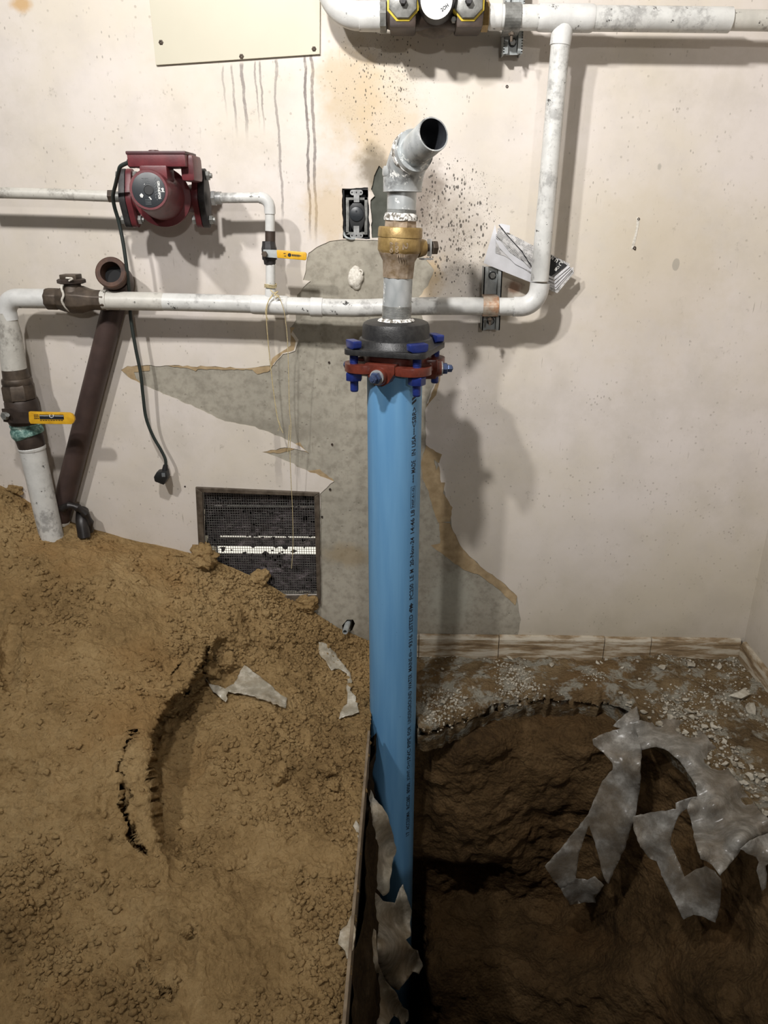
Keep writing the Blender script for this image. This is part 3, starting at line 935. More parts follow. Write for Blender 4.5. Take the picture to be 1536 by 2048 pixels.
def make_mound():
    A = np.zeros((8, len(mcols), 3))
    for j, (px, rows) in enumerate(mcols):
        for i, (py, z) in enumerate(rows):
            x = px
            if j == len(mcols) - 1 and py > 1474: x = 738 - (py - 1474) * (738 - 684) / (2110 - 1474)
            A[i, j] = (x, py, wz(x, py) if z is None else z)
    # resample columns at even pixel spacing
    G1 = cr(A, 470)
    px_c = np.array([c[0] for c in mcols], float)
    tgt = np.linspace(0, len(mcols) - 1, 400)
    G2 = np.swapaxes(cr(np.swapaxes(G1, 0, 1), 400), 0, 1)
    X, Yp, Z = G2[..., 0], G2[..., 1], G2[..., 2]
    # undercut bank: the surface right of the break line lies lower
    by = [1270, 1300, 1350, 1400, 1440, 1480, 1560, 1640, 1700, 1760]
    bx = [425, 412, 396, 340, 304, 292, 286, 306, 326, 350]
    bh = [0.0, .035, .075, .095, .10, .10, .085, .06, .03, 0.0]
    xc = np.interp(Yp, by, bx) + 5 * vnoise(np.stack([Yp / 100, Yp * 0, Yp * 0], -1), 4, 8) + 2.5 * vnoise(np.stack([Yp / 100, Yp * 0, Yp * 0], -1), 14, 8)
    h = np.interp(Yp, by, bh)
    d = X - xc
    st = np.clip(d / 14.0, 0, 1); st = st * st * (3 - 2 * st)
    rec = np.clip(1 - (d - 20) / 190.0, 0, 1)
    Z = Z - h * st * np.where(d > 20, rec ** 1.3, 1.0)
    lip = np.exp(-((d + 14) / 16.0) ** 2) * (h / .1)
    Z = Z + 0.010 * lip
    # cracks
    def crack(pts, w, depth):
        nonlocal Z
        pts = np.array(rough_poly(pts, 10, 2.2, 5, closed=False))
        best = np.full(X.shape, 1e9)
        for a, b in zip(pts[:-1], pts[1:]):
            ab = b - a
            t = np.clip(((X - a[0]) * ab[0] + (Yp - a[1]) * ab[1]) / (ab @ ab), 0, 1)
            best = np.minimum(best, np.hypot(X - a[0] - t * ab[0], Yp - a[1] - t * ab[1]))
        Z = Z - depth * np.clip(1 - best / w, 0, 1)
    crack([(272, 1478), (252, 1500), (240, 1535), (246, 1580), (252, 1640), (268, 1680), (292, 1708)], 6.0, .04)
    crack([(415, 1292), (404, 1330), (392, 1350), (372, 1385)], 4.5, .05)
    crack([(404, 1330), (412, 1350), (414, 1362)], 4.0, .03)
    crack([(362, 1330), (345, 1352), (340, 1378)], 3.5, .02)
    crack([(284, 1925), (296, 1950), (318, 1975), (346, 1990)], 5.0, .010)
    def dent(cx, cy, rx, ry, depth):
        nonlocal Z
        r2 = ((X - cx) / rx) ** 2 + ((Yp - cy) / ry) ** 2
        Z = Z - depth * np.exp(-r2) + depth * .45 * np.exp(-(np.sqrt(r2) - 1.6) ** 2 * 4)
    dent(318, 1890, 30, 55, .016); dent(372, 1905, 18, 50, .012); dent(380, 1600, 50, 110, .014); dent(120, 1800, 70, 50, .010)
    dent(40, 1560, 40, 30, .012); dent(20, 1330, 16, 60, .014); dent(225, 1600, 24, 40, .006); dent(640, 1660, 60, 30, .006)
    p = PZn(X, Yp, Z)
    p[0, :, 1] = -0.0005
    edge = np.clip((X - 690) / 40, 0, 1) * 0.6
    n = grid_normals(p)
    n = n * np.sign(n[..., 2:3])
    side = np.clip(d / 120, 0, 1)
    big = fbm(p, 6, 3, 101)
    w1 = worley(p, 26, 103); w2 = worley(p, 62, 104); w3 = worley(p, 150, 105)
    patch = np.clip(0.5 + 1.1 * vnoise(p, 5, 107) + 0.5 * vnoise(p, 14, 108), 0, 1)
    top = np.clip((1420 - Yp) / 250, 0, 1) * np.clip((X - 330) / 150, 0, 1)      # coarse clods near the vent
    top = np.maximum(top, .8 * np.clip((X - 460) / 80, 0, 1) * np.clip((1670 - Yp) / 60, 0, 1) * np.clip((Yp - 1420) / 40, 0, 1))
    disp = 0.016 * big + 0.014 * (0.5 - w1) * (0.1 + 0.45 * patch + 0.9 * top) + 0.007 * (0.5 - w2) * (0.15 + 0.9 * patch) + 0.0028 * (0.5 - w3) + 0.0055 * fbm(p, 34, 5, 109, 0.62)
    fade = np.clip((p[..., 1] * -1) / 0.03, 0.15, 1) * (1 - edge)
    p = p + n * (disp * fade)[..., None]
    p[..., 1] = np.minimum(p[..., 1], -0.0005)
    return p
MOUND = make_mound()
o = grid_obj('soil_mound', MOUND, M['soil'])
tag(o, 'big heap of loose sandy brown soil piled against the wall', 'soil', kind='stuff')
# pixel lookup of the mound for laying things on it
MPX, MPY = pixel_of(MOUND)
def on_mound(px, py):
    k = np.argmin((MPX - px) ** 2 + (MPY - py) ** 2)
    i, j = np.unravel_index(k, MPX.shape)
    return MOUND[i, j]
FPX, FPY = pixel_of(FLOOR)
def on_floor(px, py):
    k = np.argmin((FPX - px) ** 2 + (FPY - py) ** 2)
    i, j = np.unravel_index(k, FPX.shape)
    return FLOOR[i, j]

# ------------------------------------------------------------------ vent in the wall
def make_vent():
    root = thing('wall_vent', 'square wire mesh wall vent with dirty slats above the soil heap', 'vent', P(515, 1190, 0))
    tl, tr, br, bl = [P(*q, 0) for q in vent_px]
    out = [(392, 973), (639, 984), (642, 1206), (404, 1208)]
    otl, otr, obr, obl = [P(*q, 0) for q in out]
    for a, b, c, d in ((tl, tr, otr, otl), (tr, br, obr, otr), (br, bl, obl, obr), (bl, tl, otl, obl)):
        g = G(); g.prism([p + Vector((0, 0.002, 0)) for p in (a, b, c, d)], (0, -0.010, 0))
        g.build('frame_rail', M['vent_frame'], root, smooth=0, bevel=0.002)
    x0, x1, z0, z1 = tl.x, tr.x, br.z, tl.z
    # wire cloth
    g = G()
    nxw, nzw = 46, 44
    for k in range(nxw + 1):
        x = x0 + (x1 - x0 + .004) * k / nxw
        g.tube([(x, 0.010, z1 + .004), (x, 0.0105, (z0 + z1) / 2), (x, 0.010, z0 - .01)], 0.0008, 4, False)
    for k in range(nzw + 1):
        z = z0 - .008 + (z1 - z0 + .010) * k / nzw
        g.tube([(x0 - .004, 0.011, z), ((x0 + x1) / 2, 0.0115, z), (x1 + .01, 0.011, z)], 0.0008, 4, False)
    o = g.build('wire_mesh', M['wire'], root, smooth=180)
    o['kind'] = 'stuff'
    # dust and fluff caught in the mesh
    n = 300
    g = G()
    for k in range(n):
        fx, fz = random.random(), random.random()
        if abs(fz - .42) < .035 and random.random() < .7: continue
        c = Vector((x0 + (x1 - x0) * fx, 0.0125, z0 + (z1 - z0) * fz))
        r = random.uniform(.003, .010)
        m = 7
        pts = [c + Vector((math.cos(6.283 * i / m) * r * random.uniform(.5, 1.5), 0, math.sin(6.283 * i / m) * r * random.uniform(.4, 1))) for i in range(m)]
        g.prism(pts, (0, -0.002, 0))
    o = g.build('caught_dust', M['dust'], root, smooth=0)
    o['kind'] = 'stuff'
    # sloping slats behind the mesh
    for (ya, yb) in ((986, 1012), (1017, 1072), (1080, 1092), (1113, 1192)):
        za, zb = P(515, ya, 0.06).z, P(515, yb, 0.045).z
        g = G(); g.prism([(x0 - .02, 0.075, za), (x0 - .02, 0.045, zb), (x0 - .02, 0.049, zb), (x0 - .02, 0.079, za)], (x1 - x0 + .04, 0, 0))
        g.build('slat', M['slat'], root, smooth=0)
    g = G(); g.box(((x0 + x1) / 2, 0.156, (z0 + z1) / 2), (x1 - x0 + .03, 0.004, z1 - z0 + .05))
    n = N('daylight_behind_vent'); n.b.inputs['Emission Color'].default_value = (1, .95, .82, 1); n.b.inputs['Emission Strength'].default_value = 1.1
    o = g.build('daylight_opening', n.out(rgb(200, 195, 180), 0.9), root, smooth=0)
    o['label'] = 'pale daylight seen between the slats'
make_vent()

# ------------------------------------------------------------------ electrical outlet
def make_outlet():
    root = thing('electrical_outlet', 'black uncovered electrical socket with bare steel bracket in a wall hole', 'outlet', P(712, 476, 0))
    tl, br = P(686, 378, 0), P(738, 477, 0)
    cx, cz = (tl.x + br.x) / 2, (tl.z + br.z) / 2
    w, h = br.x - tl.x, tl.z - br.z
    g = G()
    for c, s in (((cx, .060, cz), (w, .002, h)), ((tl.x + .001, .033, cz), (.002, .056, h)), ((br.x - .001, .033, cz), (.002, .056, h)), ((cx, .033, tl.z - .001), (w, .056, .002)), ((cx, .033, br.z + .001), (w, .056, .002))):
        g.box(c, s)
    g.build('box', M['rubber'], root, smooth=0)
    def q(x, y, Y): return P(x, y, Y)
    g = G()
    ring = lambda a, b, c, d, Y: [q(a, b, Y), q(c, b, Y), q(c, d, Y), q(a, d, Y)]
    for a in ((692, 395, 698, 468), (729, 395, 735, 468), (692, 395, 735, 400), (692, 464, 735, 469)):
        g.prism(ring(*a, .012), (0, -.003, 0))
    g.build('mounting_ring', M['steel_dull'], root, smooth=0, bevel=.0006)
    for (yy, lab) in ((385, 0), (471, 1)):
        g = G()
        c = q(713, yy, .006)
        s = S(c)
        pts = hull2([(c.x + dx * s + math.cos(a / 6 * 3.1416) * 5 * s, c.z + math.sin(a / 6 * 3.1416) * 5 * s) for dx in (-8, 8) for a in range(12)])
        g.prism([(x, .006, z) for x, z in pts], (0, -.0022, 0))
        g.box((c.x, .005, c.z + (-11 if lab == 0 else 11) * s), (11 * s, .0022, 14 * s))
        o = g.build('bracket_ear', M['steel'], root, smooth=0)
        for dx in (-9, 0, 9):
            g = G(); g.lathe((c.x + dx * s, .0042, c.z), (0, -1, 0), [(0, 1.7 * s), (.0007, 1.6 * s)], 10); g.build('screw_hole', M['rubber'], o)
    g = G()
    a = [(700, 414), (706, 406), (723, 406), (729, 414), (731, 436), (727, 452), (722, 462), (707, 462), (701, 448), (698, 430)]
    g.prism([q(x, y, .020) for x, y in a], (0, -.016, 0))
    body = g.build('socket_body', M['rubber'], root, smooth=40, bevel=.002)
    c = q(713, 428, .003)
    g = G(); g.lathe(c + Vector((0, .001, 0)), (0, -1, 0), [(0, .017), (.003, .0165), (.004, .015)], 28)
    face = g.build('socket_face', M['label_black'], root)
    g = G()
    for dx in (-.0062, .0062): g.box(c + Vector((dx, -.0031, -.004)), (.0065, .0008, .0014))
    g.lathe(c + Vector((0, -.0027, .006)), (0, -1, 0), [(0, .0024), (.0008, .0022)], 10)
    g.build('slot', M['print_black'], face)
    g = G()
    g.tube(spline([q(690, 455, .02), q(688, 466, .006), q(692, 474, -.004), q(702, 478, -.003), (q(712, 477, .004))], 16), .0028, 8)
    g.build('cable', M['strut'], root)
make_outlet()

# ================================================================== THINGS ON THE WALL
WY = -0.09                                           # distance of the white pipes in front of the wall

def q(x, y, Y=WY): return P(x, y, Y)

def collar(name, a, b, w, mat_, parent, seg=26):
    """short sleeve between two points with slightly rounded lips"""
    a, b = Vector(a), Vector(b)
    L = (b - a).length
    r = rad(w, (a + b) / 2)
    g = G(); g.lathe(a, b - a, [(0, r * .93), (L * .04, r * .99), (L * .10, r), (L * .90, r), (L * .96, r * .99), (L, r * .93)], seg)
    return g.build(name, mat_, parent)

# ---------------------------------------------------------------- white supply pipe
def supply_pipe():
    root = thing('water_supply_pipe', 'white painted supply pipe with long drop leg right of the blue pipe', 'pipe', q(1078, 600))
    g = G(); g.tube([q(966, 34), q(1040, 35), q(1200, 37), q(1460, 40)], rad(45, q(1200, 37)), 26)
    g.build('pipe', M['pipe_white'], root)
    g = G(); g.tube([q(1455, 40), q(1700, 44)], rad(37, q(1500, 40)), 24); g.build('pipe', M['pipe_dirty'], root)
    collar('coupling', q(1076, 35), q(1187, 37), 50, M['pipe_fitting'], root)
    collar('coupling', q(978, 34), q(1003, 34), 47, M['pipe_fitting'], root)
    g = G(); g.tube([q(1127, 38), q(1126, 52), q(1120, 91)], [rad(30, q(1127, 50)), rad(43, q(1126, 52)), rad(41, q(1121, 80))], 26); g.build('tee_branch', M['pipe_fitting'], root)
    g = G(); g.tube([q(1121, 88), q(1102, 300), q(1079, 562)], [rad(38, q(1121, 90)), rad(36.5, q(1102, 300)), rad(35.5, q(1079, 560))], 26)
    g.build('drop_leg', M['pipe_white'], root)
    path = [q(1080, 566)] + fillet(q(1079, 566), q(1076, 613), q(1026, 613.5), .042, 12) + [q(1027, 613.5)]
    g = G(); g.tube(path, rad(38.5, q(1070, 600)), 26); g.build('elbow', M['pipe_fitting'], root)
    run = [q(1030, 613.5), q(960, 612.5), q(880, 612), q(800, 613.5), q(725, 616), q(690, 616), q(640, 614.5), q(575, 611.5), q(500, 608.5), q(400, 605.5), q(300, 603), q(206, 601)]
    g = G(); g.tube(spline(run, 50), rad(34.5, q(600, 612)), 26); g.build('pipe', M['pipe_white'], root)
    collar('coupling', q(503, 608.6), q(576, 611.5), 38, M['pipe_fitting'], root)
    collar('coupling', q(621, 613.8), q(646, 614.8), 37.5, M['pipe_fitting'], root)
    g = G(); g.tube([q(541, 606), q(541, 592), q(541, 578)], [rad(16, q(541, 600)), rad(22, q(541, 592)), rad(21, q(541, 578))], 20); g.build('tee_branch', M['pipe_fitting'], root)
    collar('scuffed_sleeve', q(206, 601), q(330, 603.5), 36, M['pipe_dirty'], root)
supply_pipe()

# ---------------------------------------------------------------- the bend coming down to the meter
def meter_bend():
    root = thing('pipe_bend', 'white painted pipe bend left of the water meter', 'pipe', q(700, 50))
    path = [q(655, -90), q(656, -40)] + fillet(q(656, -40), q(662, 31), q(760, 33), .065, 14) + [q(762, 33)]
    g = G(); g.tube(path, rad(51, q(690, 30)), 26); g.build('bend', M['pipe_fitting'], root)
    collar('lip', q(718, 32.5), q(764, 33), 53, M['pipe_fitting'], root)
    g = G(); hexnut(g, q(760, 33), (1, 0, 0), rad(58, q(768, 33)), 14 * S(q(768, 33)), 8); g.build('union_nut', M['steel_dull'], root)
meter_bend()

# ---------------------------------------------------------------- water meter
def water_meter():
    root = thing('water_meter', 'bronze water meter with white dial in the top pipe run', 'meter', q(870, 82, -.10))
    s = S(q(870, 30))
    c = q(870, 8, -.10)
    g = G()
    g.tube([q(776, 24, -.09), q(790, 26, -.09), q(835, 24, -.10), q(870, 20, -.10), q(905, 24, -.10), q(950, 27, -.09), q(966, 30, -.09)], [.030, .034, .034, .040, .034, .034, .030], 24)
    body = g.build('body', M['bronze_dark'], root)
    g = G(); g.lathe(q(870, 10, -.045), (0, -1, 0), [(0, 40 * s), (.02, 62 * s), (.045, 68 * s), (.065, 60 * s), (.085, 44 * s), (.088, 42 * s)], 36)
    g.build('measuring_chamber', M['bronze'], root)
    for x in (806, 937):
        g = G()
        g.box(q(x, 28, -.105), (52 * s, .085, 62 * s))
        g.build('end_block', M['bronze_dark'], root, bevel=.006)
        g = G(); g.lathe(q(x, 6, -.145), (0, -1, 0), [(0, 32 * s), (.004, 33 * s), (.006, 30 * s)], 8, rot=.39); rim = g.build('yellow_rim', M['yellow_paint'], root)
        g = G(); g.lathe(q(x, 5, -.149), (0, -1, 0), [(0, 30 * s), (.008, 28 * s), (.011, 22 * s), (.0112, 0.001)], 8, rot=.39); o = g.build('plug_cap', M['steel_dull'], root)
        g = G(); hexnut(g, q(x, 4, -.158), (0, -1, 0), 7 * s, .016, 6); g.build('square_plug', M['flange_black'], o)
    g = G(); g.lathe(q(873, 4, -.12), (0, -1, 0), [(0, 40 * s), (.02, 38 * s), (.045, 36 * s), (.052, 35 * s), (.054, 30.5 * s)], 40)
    g.build('register_ring', M['flange_black'], root)
    dc = q(873, 2, -.1735)
    g = G(); g.lathe(dc, (0, -1, 0), [(0, 30 * s), (.0012, 30 * s)], 40); dial = g.build('dial', M['print_white'], root)
    g = G()
    flat_text(g, '2OH', dc + Vector((.0165, -.0016, -.0115)), (.82, 0, .57), (-.57, 0, .82), .0165, .0068, .035)
    g.build('dial_lettering', M['print_black'], dial, smooth=0)
    for x, sg in ((832, -1), (908, 1)):
        g = G()
        g.prism([q(x + sg * 0, -30, -.135), q(x + sg * 12, -30, -.135), q(x + sg * 12, 18, -.135), q(x + sg * 3, 34, -.135), q(x - sg * 3, 26, -.135)], (0, -.008, 0))
        g.build('yellow_bracket', M['yellow_paint'], root, smooth=0, bevel=.002)
        g = G(); hexnut(g, q(x + sg * 12 - sg * 1 - (12 * sg if sg > 0 else -6), 41, -.13), (0, -1, 0), 5.5 * s, .012, 6); g.build('bolt', M['steel_dull'], root)
    g = G(); hexnut(g, q(962, 32, -.09), (1, 0, 0), rad(56, q(968, 32)), 15 * s, 8); g.build('union_nut', M['brass'], root)
water_meter()

# ---------------------------------------------------------------- strut channels with clamps
def strut(label, x0, x1, ytop, ybot, yp, wpipe, clampmat, lean=0.0, depth=.048):
    root = thing('strut_channel', label, 'bracket', P((x0 + x1) / 2, ybot, 0), 'strut channels holding the white pipe')
    a, b = P((x0 + x1) / 2 + lean, ytop, 0), P((x0 + x1) / 2, ybot, 0)
    s = S(b)
    w = (x1 - x0) * s
    t = .0028
    up = (a - b).normalized()
    sx = Vector((0, 1, 0)).cross(up).normalized() * -1
    sx = Vector((abs(sx.x), sx.y, sx.z if sx.x > 0 else -sx.z))
    c = (a + b) / 2
    L = (a - b).length
    ny = Vector((0, 1, 0))
    g = G()
    g.box(c + ny * -(depth - .014), (w - .002, t, L), sx, ny, up)        # web set back behind the lips
    for k in (-1, 1):
        g.box(c + sx * k * (w / 2 - t / 2) - ny * (depth / 2), (t, depth, L), sx, ny, up)
        g.box(c + sx * k * (w / 2 - .005) - ny * (depth - t / 2), (.010, t, L), sx, ny, up)
        g.box(c + sx * k * (w / 2 - .010 + t / 2) - ny * (depth - .005), (t, .008, L), sx, ny, up)
    g.build('channel', M['strut'], root, smooth=0)
    for f in (.14, .40, .86):
        p = b + up * L * f - ny * (depth - .014 + t / 2)
        g = G(); g.lathe(p, (0, -1, 0), [(0, w * .22), (.0008, w * .21)], 16); o = g.build('slot_hole', M['rubber'], root)
        if f != .40:
            g = G(); hexnut(g, p - ny * .001, (0, -1, 0), w * .17, .006, 6); g.build('bolt_head', M['steel_dull'], o)
    # clamp around the pipe
    pc = P((x0 + x1) / 2 + lean * .4 + 1, yp, WY)
    r = rad(wpipe, pc) + .0015
    g = G()
    pts = []
    for k in range(15):
        an = math.pi * (k / 14) - math.pi / 2
        pts.append((-math.cos(an) * r, math.sin(an) * r))
    outer = [(-depth * 0 + (-WY - depth) * 1.0, r)] if False else []
    ring = [(y - .0, z) for y, z in pts]
    wid = w * .82
    for (y0, z0), (y1, z1) in zip(ring[:-1], ring[1:]):
        for sgn in (1,):
            p0, p1 = Vector((pc.x, pc.y + y0, pc.z + z0)), Vector((pc.x, pc.y + y1, pc.z + z1))
            d = (p1 - p0); nn = Vector((1, 0, 0)).cross(d).normalized()
            g.box((p0 + p1) / 2, (wid, d.length * 1.04, .002), (1, 0, 0), d.normalized(), nn)
    for sg in (-1, 1):
        g.box((pc.x, (pc.y - depth) / 2, pc.z + sg * r), (wid, abs(-depth - pc.y) + .006, .002))
    o = g.build('pipe_clamp', clampmat, root, smooth=50)
    g = G(); g.tube([(pc.x, pc.y - .012, pc.z - r - .002), (pc.x, pc.y - .012, pc.z - r - .020)], .003, 10); hexnut(g, (pc.x, pc.y - .012, pc.z - r - .004), (0, 0, -1), .0062, .005, 6)
    g.build('clamp_screw', M['bronze'], o)
strut('grey strut channel with copper coloured clamp below the folded newspaper', 960, 995, 531, 655, 612.5, 35, M['copper'], lean=5)
strut('grey strut channel clamped to the top white pipe right of the meter', 1001, 1038, -60, 116, 35, 46, M['steel_dull'], lean=8)

# ---------------------------------------------------------------- check valve in the left run
def check_valve():
    root = thing('check_valve', 'brown bronze check valve with square bonnet in the left white pipe', 'valve', q(150, 622))
    s = S(q(150, 598))
    ax = q(215, 600.5) - q(93, 597.5)
    a = q(93, 597.5)
    L = ax.length
    g = G()
    g.lathe(a, ax, [(0, 20 * s), (L * .03, 22 * s), (L * .18, 22 * s), (L * .2, 21 * s), (L * .30, 25 * s), (L * .45, 29 * s), (L * .6, 28 * s), (L * .72, 22.5 * s), (L * .8, 20.5 * s), (L * .98, 20.5 * s), (L, 18 * s)], 8, rot=.39)
    g.build('body', M['bronze'], root, bevel=.003, smooth=50)
    g = G(); g.lathe(q(148, 597), (0, 0, 1), [(0, 24 * s), (16 * s, 22 * s), (26 * s, 17 * s), (30 * s, 17 * s)], 24); g.build('neck', M['bronze'], root)
    top = q(148, 597) + Vector((0, 0, 28 * s))
    g = G(); g.lathe(top, (0, 0, 1), [(0, 21 * s), (2 * s, 27 * s), (8 * s, 27 * s), (10 * s, 24 * s)], 8, rot=.39); g.build('bonnet', M['bronze_dark'], root)
    g = G(); g.box(top + Vector((0, 0, 14 * s)), (33 * s, 30 * s, 9 * s)); g.build('bonnet_square', M['bronze'], root, bevel=.002)
    g = G()
    g.tube(spline([q(126, 568, WY - .025), q(123, 576, WY - .03), q(127, 590, WY - .034), q(124, 602, WY - .034), q(132, 616, WY - .024), q(142, 624, WY - .010)], 20), .0028, 8)
    g.tube(spline([q(132, 556, WY - .032), q(145, 557, WY - .034), q(138, 562, WY - .033)], 8), .0022, 8)
    g.build('sealant_bead', M['plaster'], root)
    g = G(); g.lathe(q(196, 600), (1, 0, 0.01), [(0, 12 * s), (10 * s, 20 * s), (20 * s, 19.5 * s)], 20); g.build('solder_cone', M['pipe_dirty'], root)
check_valve()

# ---------------------------------------------------------------- left pipe with ball valve
def left_pipe():
    root = thing('feed_pipe', 'white painted pipe rising from the soil at far left with a yellow lever valve', 'pipe', q(95, 1035))
    path = [q(99, 597.5), q(60, 597)] + fillet(q(60, 597), q(8, 596.5), q(21, 660), .034, 12) + [q(17, 640)]
    g = G(); g.tube(path, rad(38, q(30, 600)), 26); g.build('elbow', M['pipe_fitting'], root)
    g = G(); g.tube([q(12, 625), q(16, 648), q(19, 668), q(29, 742)], [rad(38, q(12, 630)), rad(40, q(16, 648)), rad(45, q(20, 668)), rad(47, q(29, 742))], 26); g.build('reducer', M['pipe_dirty'], root)
    def seg(name, pts, m_, n=26, **k):
        g = G(); g.tube([q(x, y) for x, y, w in pts], [rad(w, q(x, y)) for x, y, w in pts], n); return g.build(name, m_, root, **k)
    seg('threaded_end', [(29, 738, 48), (32, 752, 50), (33, 758, 50)], M['bronze'])
    seg('valve_collar', [(33, 756, 55), (33.6, 759, 58), (35, 767, 58), (35.6, 770, 54)], M['bronze'])
    seg('valve_hex', [(35, 768, 60), (36, 772, 64), (40, 796, 64), (41, 799, 60)], M['bronze'], 8)
    seg('valve_body', [(41, 798, 58), (42, 803, 63), (48, 836, 64), (50, 846, 58)], M['bronze_dark'])
    seg('corroded_collar', [(50, 844, 56), (51, 849, 60), (52, 853, 57), (54, 860, 63), (56, 868, 62), (58, 872, 55)], M['verdigris'])
    seg('tail_piece', [(57, 870, 52), (59, 876, 54), (64, 893, 51)], M['bronze_dark'])
    seg('paint_lip', [(63, 892, 50), (64, 895, 53), (65, 899, 51)], M['pipe_white'])
    seg('riser', [(64, 897, 49), (78, 960, 48), (98, 1050, 46), (105, 1080, 45)], M['pipe_white'])
    # lever
    Yh = WY - rad(64, q(45, 820)) - .012
    s = S(q(45, 830, Yh))
    piv = q(15, 830, Yh)
    g = G(); hexnut(g, q(15, 830, Yh + .004), (-.3, -1, 0), 8.5 * s, .014, 6); g.tube([q(15, 830, Yh + .02), q(15, 830, Yh - .016)], 4 * s, 10); g.build('lever_nut', M['steel_dull'], root)
    g = G(); g.prism([q(4, 817, Yh), (q(24, 816, Yh)), q(38, 823, Yh), q(66, 823, Yh), q(66, 846, Yh), q(30, 847, Yh), q(8, 843, Yh)], (0, -.003, 0)); g.build('lever', M['bronze_dark'], root, smooth=0, bevel=.0008)
    g = G()
    pts = [(60, 822), (140, 824), (147, 827), (151, 833), (152, 839), (149, 845), (145, 847), (64, 846), (61, 840)]
    g.prism([q(x, y, Yh + .002) for x, y in pts], (0, -.009, 0))
    grip = g.build('lever_grip', M['yellow'], root, smooth=40, bevel=.0022)
    Yp = Yh - .0074
    g = G(); g.prism([q(x, y, Yp) for x, y in ((78.5, 829.2), (127, 829.6), (128, 838.8), (79.5, 838.4))], (0, -.0005, 0)); g.build('printed_band', M['print_black'], grip, smooth=0)
    g = G()
    for k in range(9):
        g.box(q(82 + k * 5.2, 840.7, Yp), ((3.2 + (k * 7) % 3 * .6) * s, .0006, 1.2 * s))
    for r_ in range(3):
        for k in range(3): g.box(q(69 + k * 3.2 + r_ * .5, 830 + r_ * 3.4, Yp), (2.4 * s, .0006, 1.6 * s))
    g.build('small_print', M['print_black'], grip, smooth=0)
    g = G()
    hx, hy = 103, 833
    heart = [(-5.2, -3), (-3, -3.6), (0, -1.2), (3, -3.6), (5.2, -3), (4.6, .2), (0, 3.2), (-4.6, .2)]
    hin = [(x * .62, y * .62) for x, y in heart]
    for i in range(8):
        j = (i + 1) % 8
        g.prism([q(hx + x, hy + y, Yp - .0006) for x, y in (heart[i], heart[j], hin[j], hin[i])], (0, -.0004, 0))
    g.prism([q(x, y, Yp - .0006) for x, y in ((79, 831), (97, 831.2), (97, 832.2), (79, 832))], (0, -.0004, 0))
    g.prism([q(x, y, Yp - .0006) for x, y in ((109, 831.3), (127, 831.5), (127, 832.5), (109, 832.3))], (0, -.0004, 0))
    g.build('heart_mark', M['print_white'], grip, smooth=0)
left_pipe()

# ---------------------------------------------------------------- leaning brown drain pipe
def drain_pipe():
    root = thing('drain_pipe', 'dark brown iron pipe leaning against the wall with an open elbow on top', 'pipe', P(122, 1035, -.034))
    Y = -.033
    a, b = q(118, 1042, Y), q(231, 600, Y)
    r = .0275
    g = G(); g.tube([a, (a + b) / 2, b], r, 26); g.build('pipe', M['drain'], root)
    d = (b - a).normalized()
    mouth = q(221, 544, -.105)
    k1 = q(241, 562, Y - .004)
    path = [b - d * .01, b + d * .012] + fillet(b, k1, mouth, .020, 10) + [k1.lerp(mouth, .5)]
    g = G(); g.tube(path, .0335, 26); g.build('elbow', M['drain'], root)
    dm = (mouth - k1).normalized()
    g = G(); g.lathe(mouth - dm * .022, dm, [(0, .034), (.002, .0365), (.020, .0365), (.022, .034), (.022, .0245), (.004, .0235), (-.035, .0225)], 32, cap=False); g.build('elbow_mouth', M['drain_end'], root)
    g = G(); g.lathe(mouth - dm * .030, dm, [(-.001, .0225), (0, .0225)], 24); g.build('inside_shade', M['shade_black'], root)
    g = G(); g.lathe(a - d * .004, d, [(0, r * .9), (.002, r * 1.04), (.009, r * 1.04), (.011, r)], 26); g.build('end_ring', M['plaster'], root)
drain_pipe()

def sleeve():
    root = thing('floor_sleeve', 'dark cracked sleeve ring at the foot of the leaning brown pipe', 'sleeve', P(160, 1050, -.04))
    c = P(150, 1043, -.05)
    g = G()
    n = 16
    pts = [c + Vector((math.cos(t) * .040, -.012 * math.sin(t), math.sin(t) * .052)) for t in np.linspace(-.6, 2.2, n)]
    g.tube(pts, [.009 + .003 * (k % 3 == 0) for k in range(n)], 10)
    g.build('ring', M['dark_pit_metal'], root)
    g = G(); g.tube(spline([c + Vector((.012, .03, .02)), c + Vector((.022, -.004, .004)), c + Vector((.028, -.02, -.04))], 8), .017, 14); g.build('inner_stub', M['dark_pit_metal'], root)
sleeve()

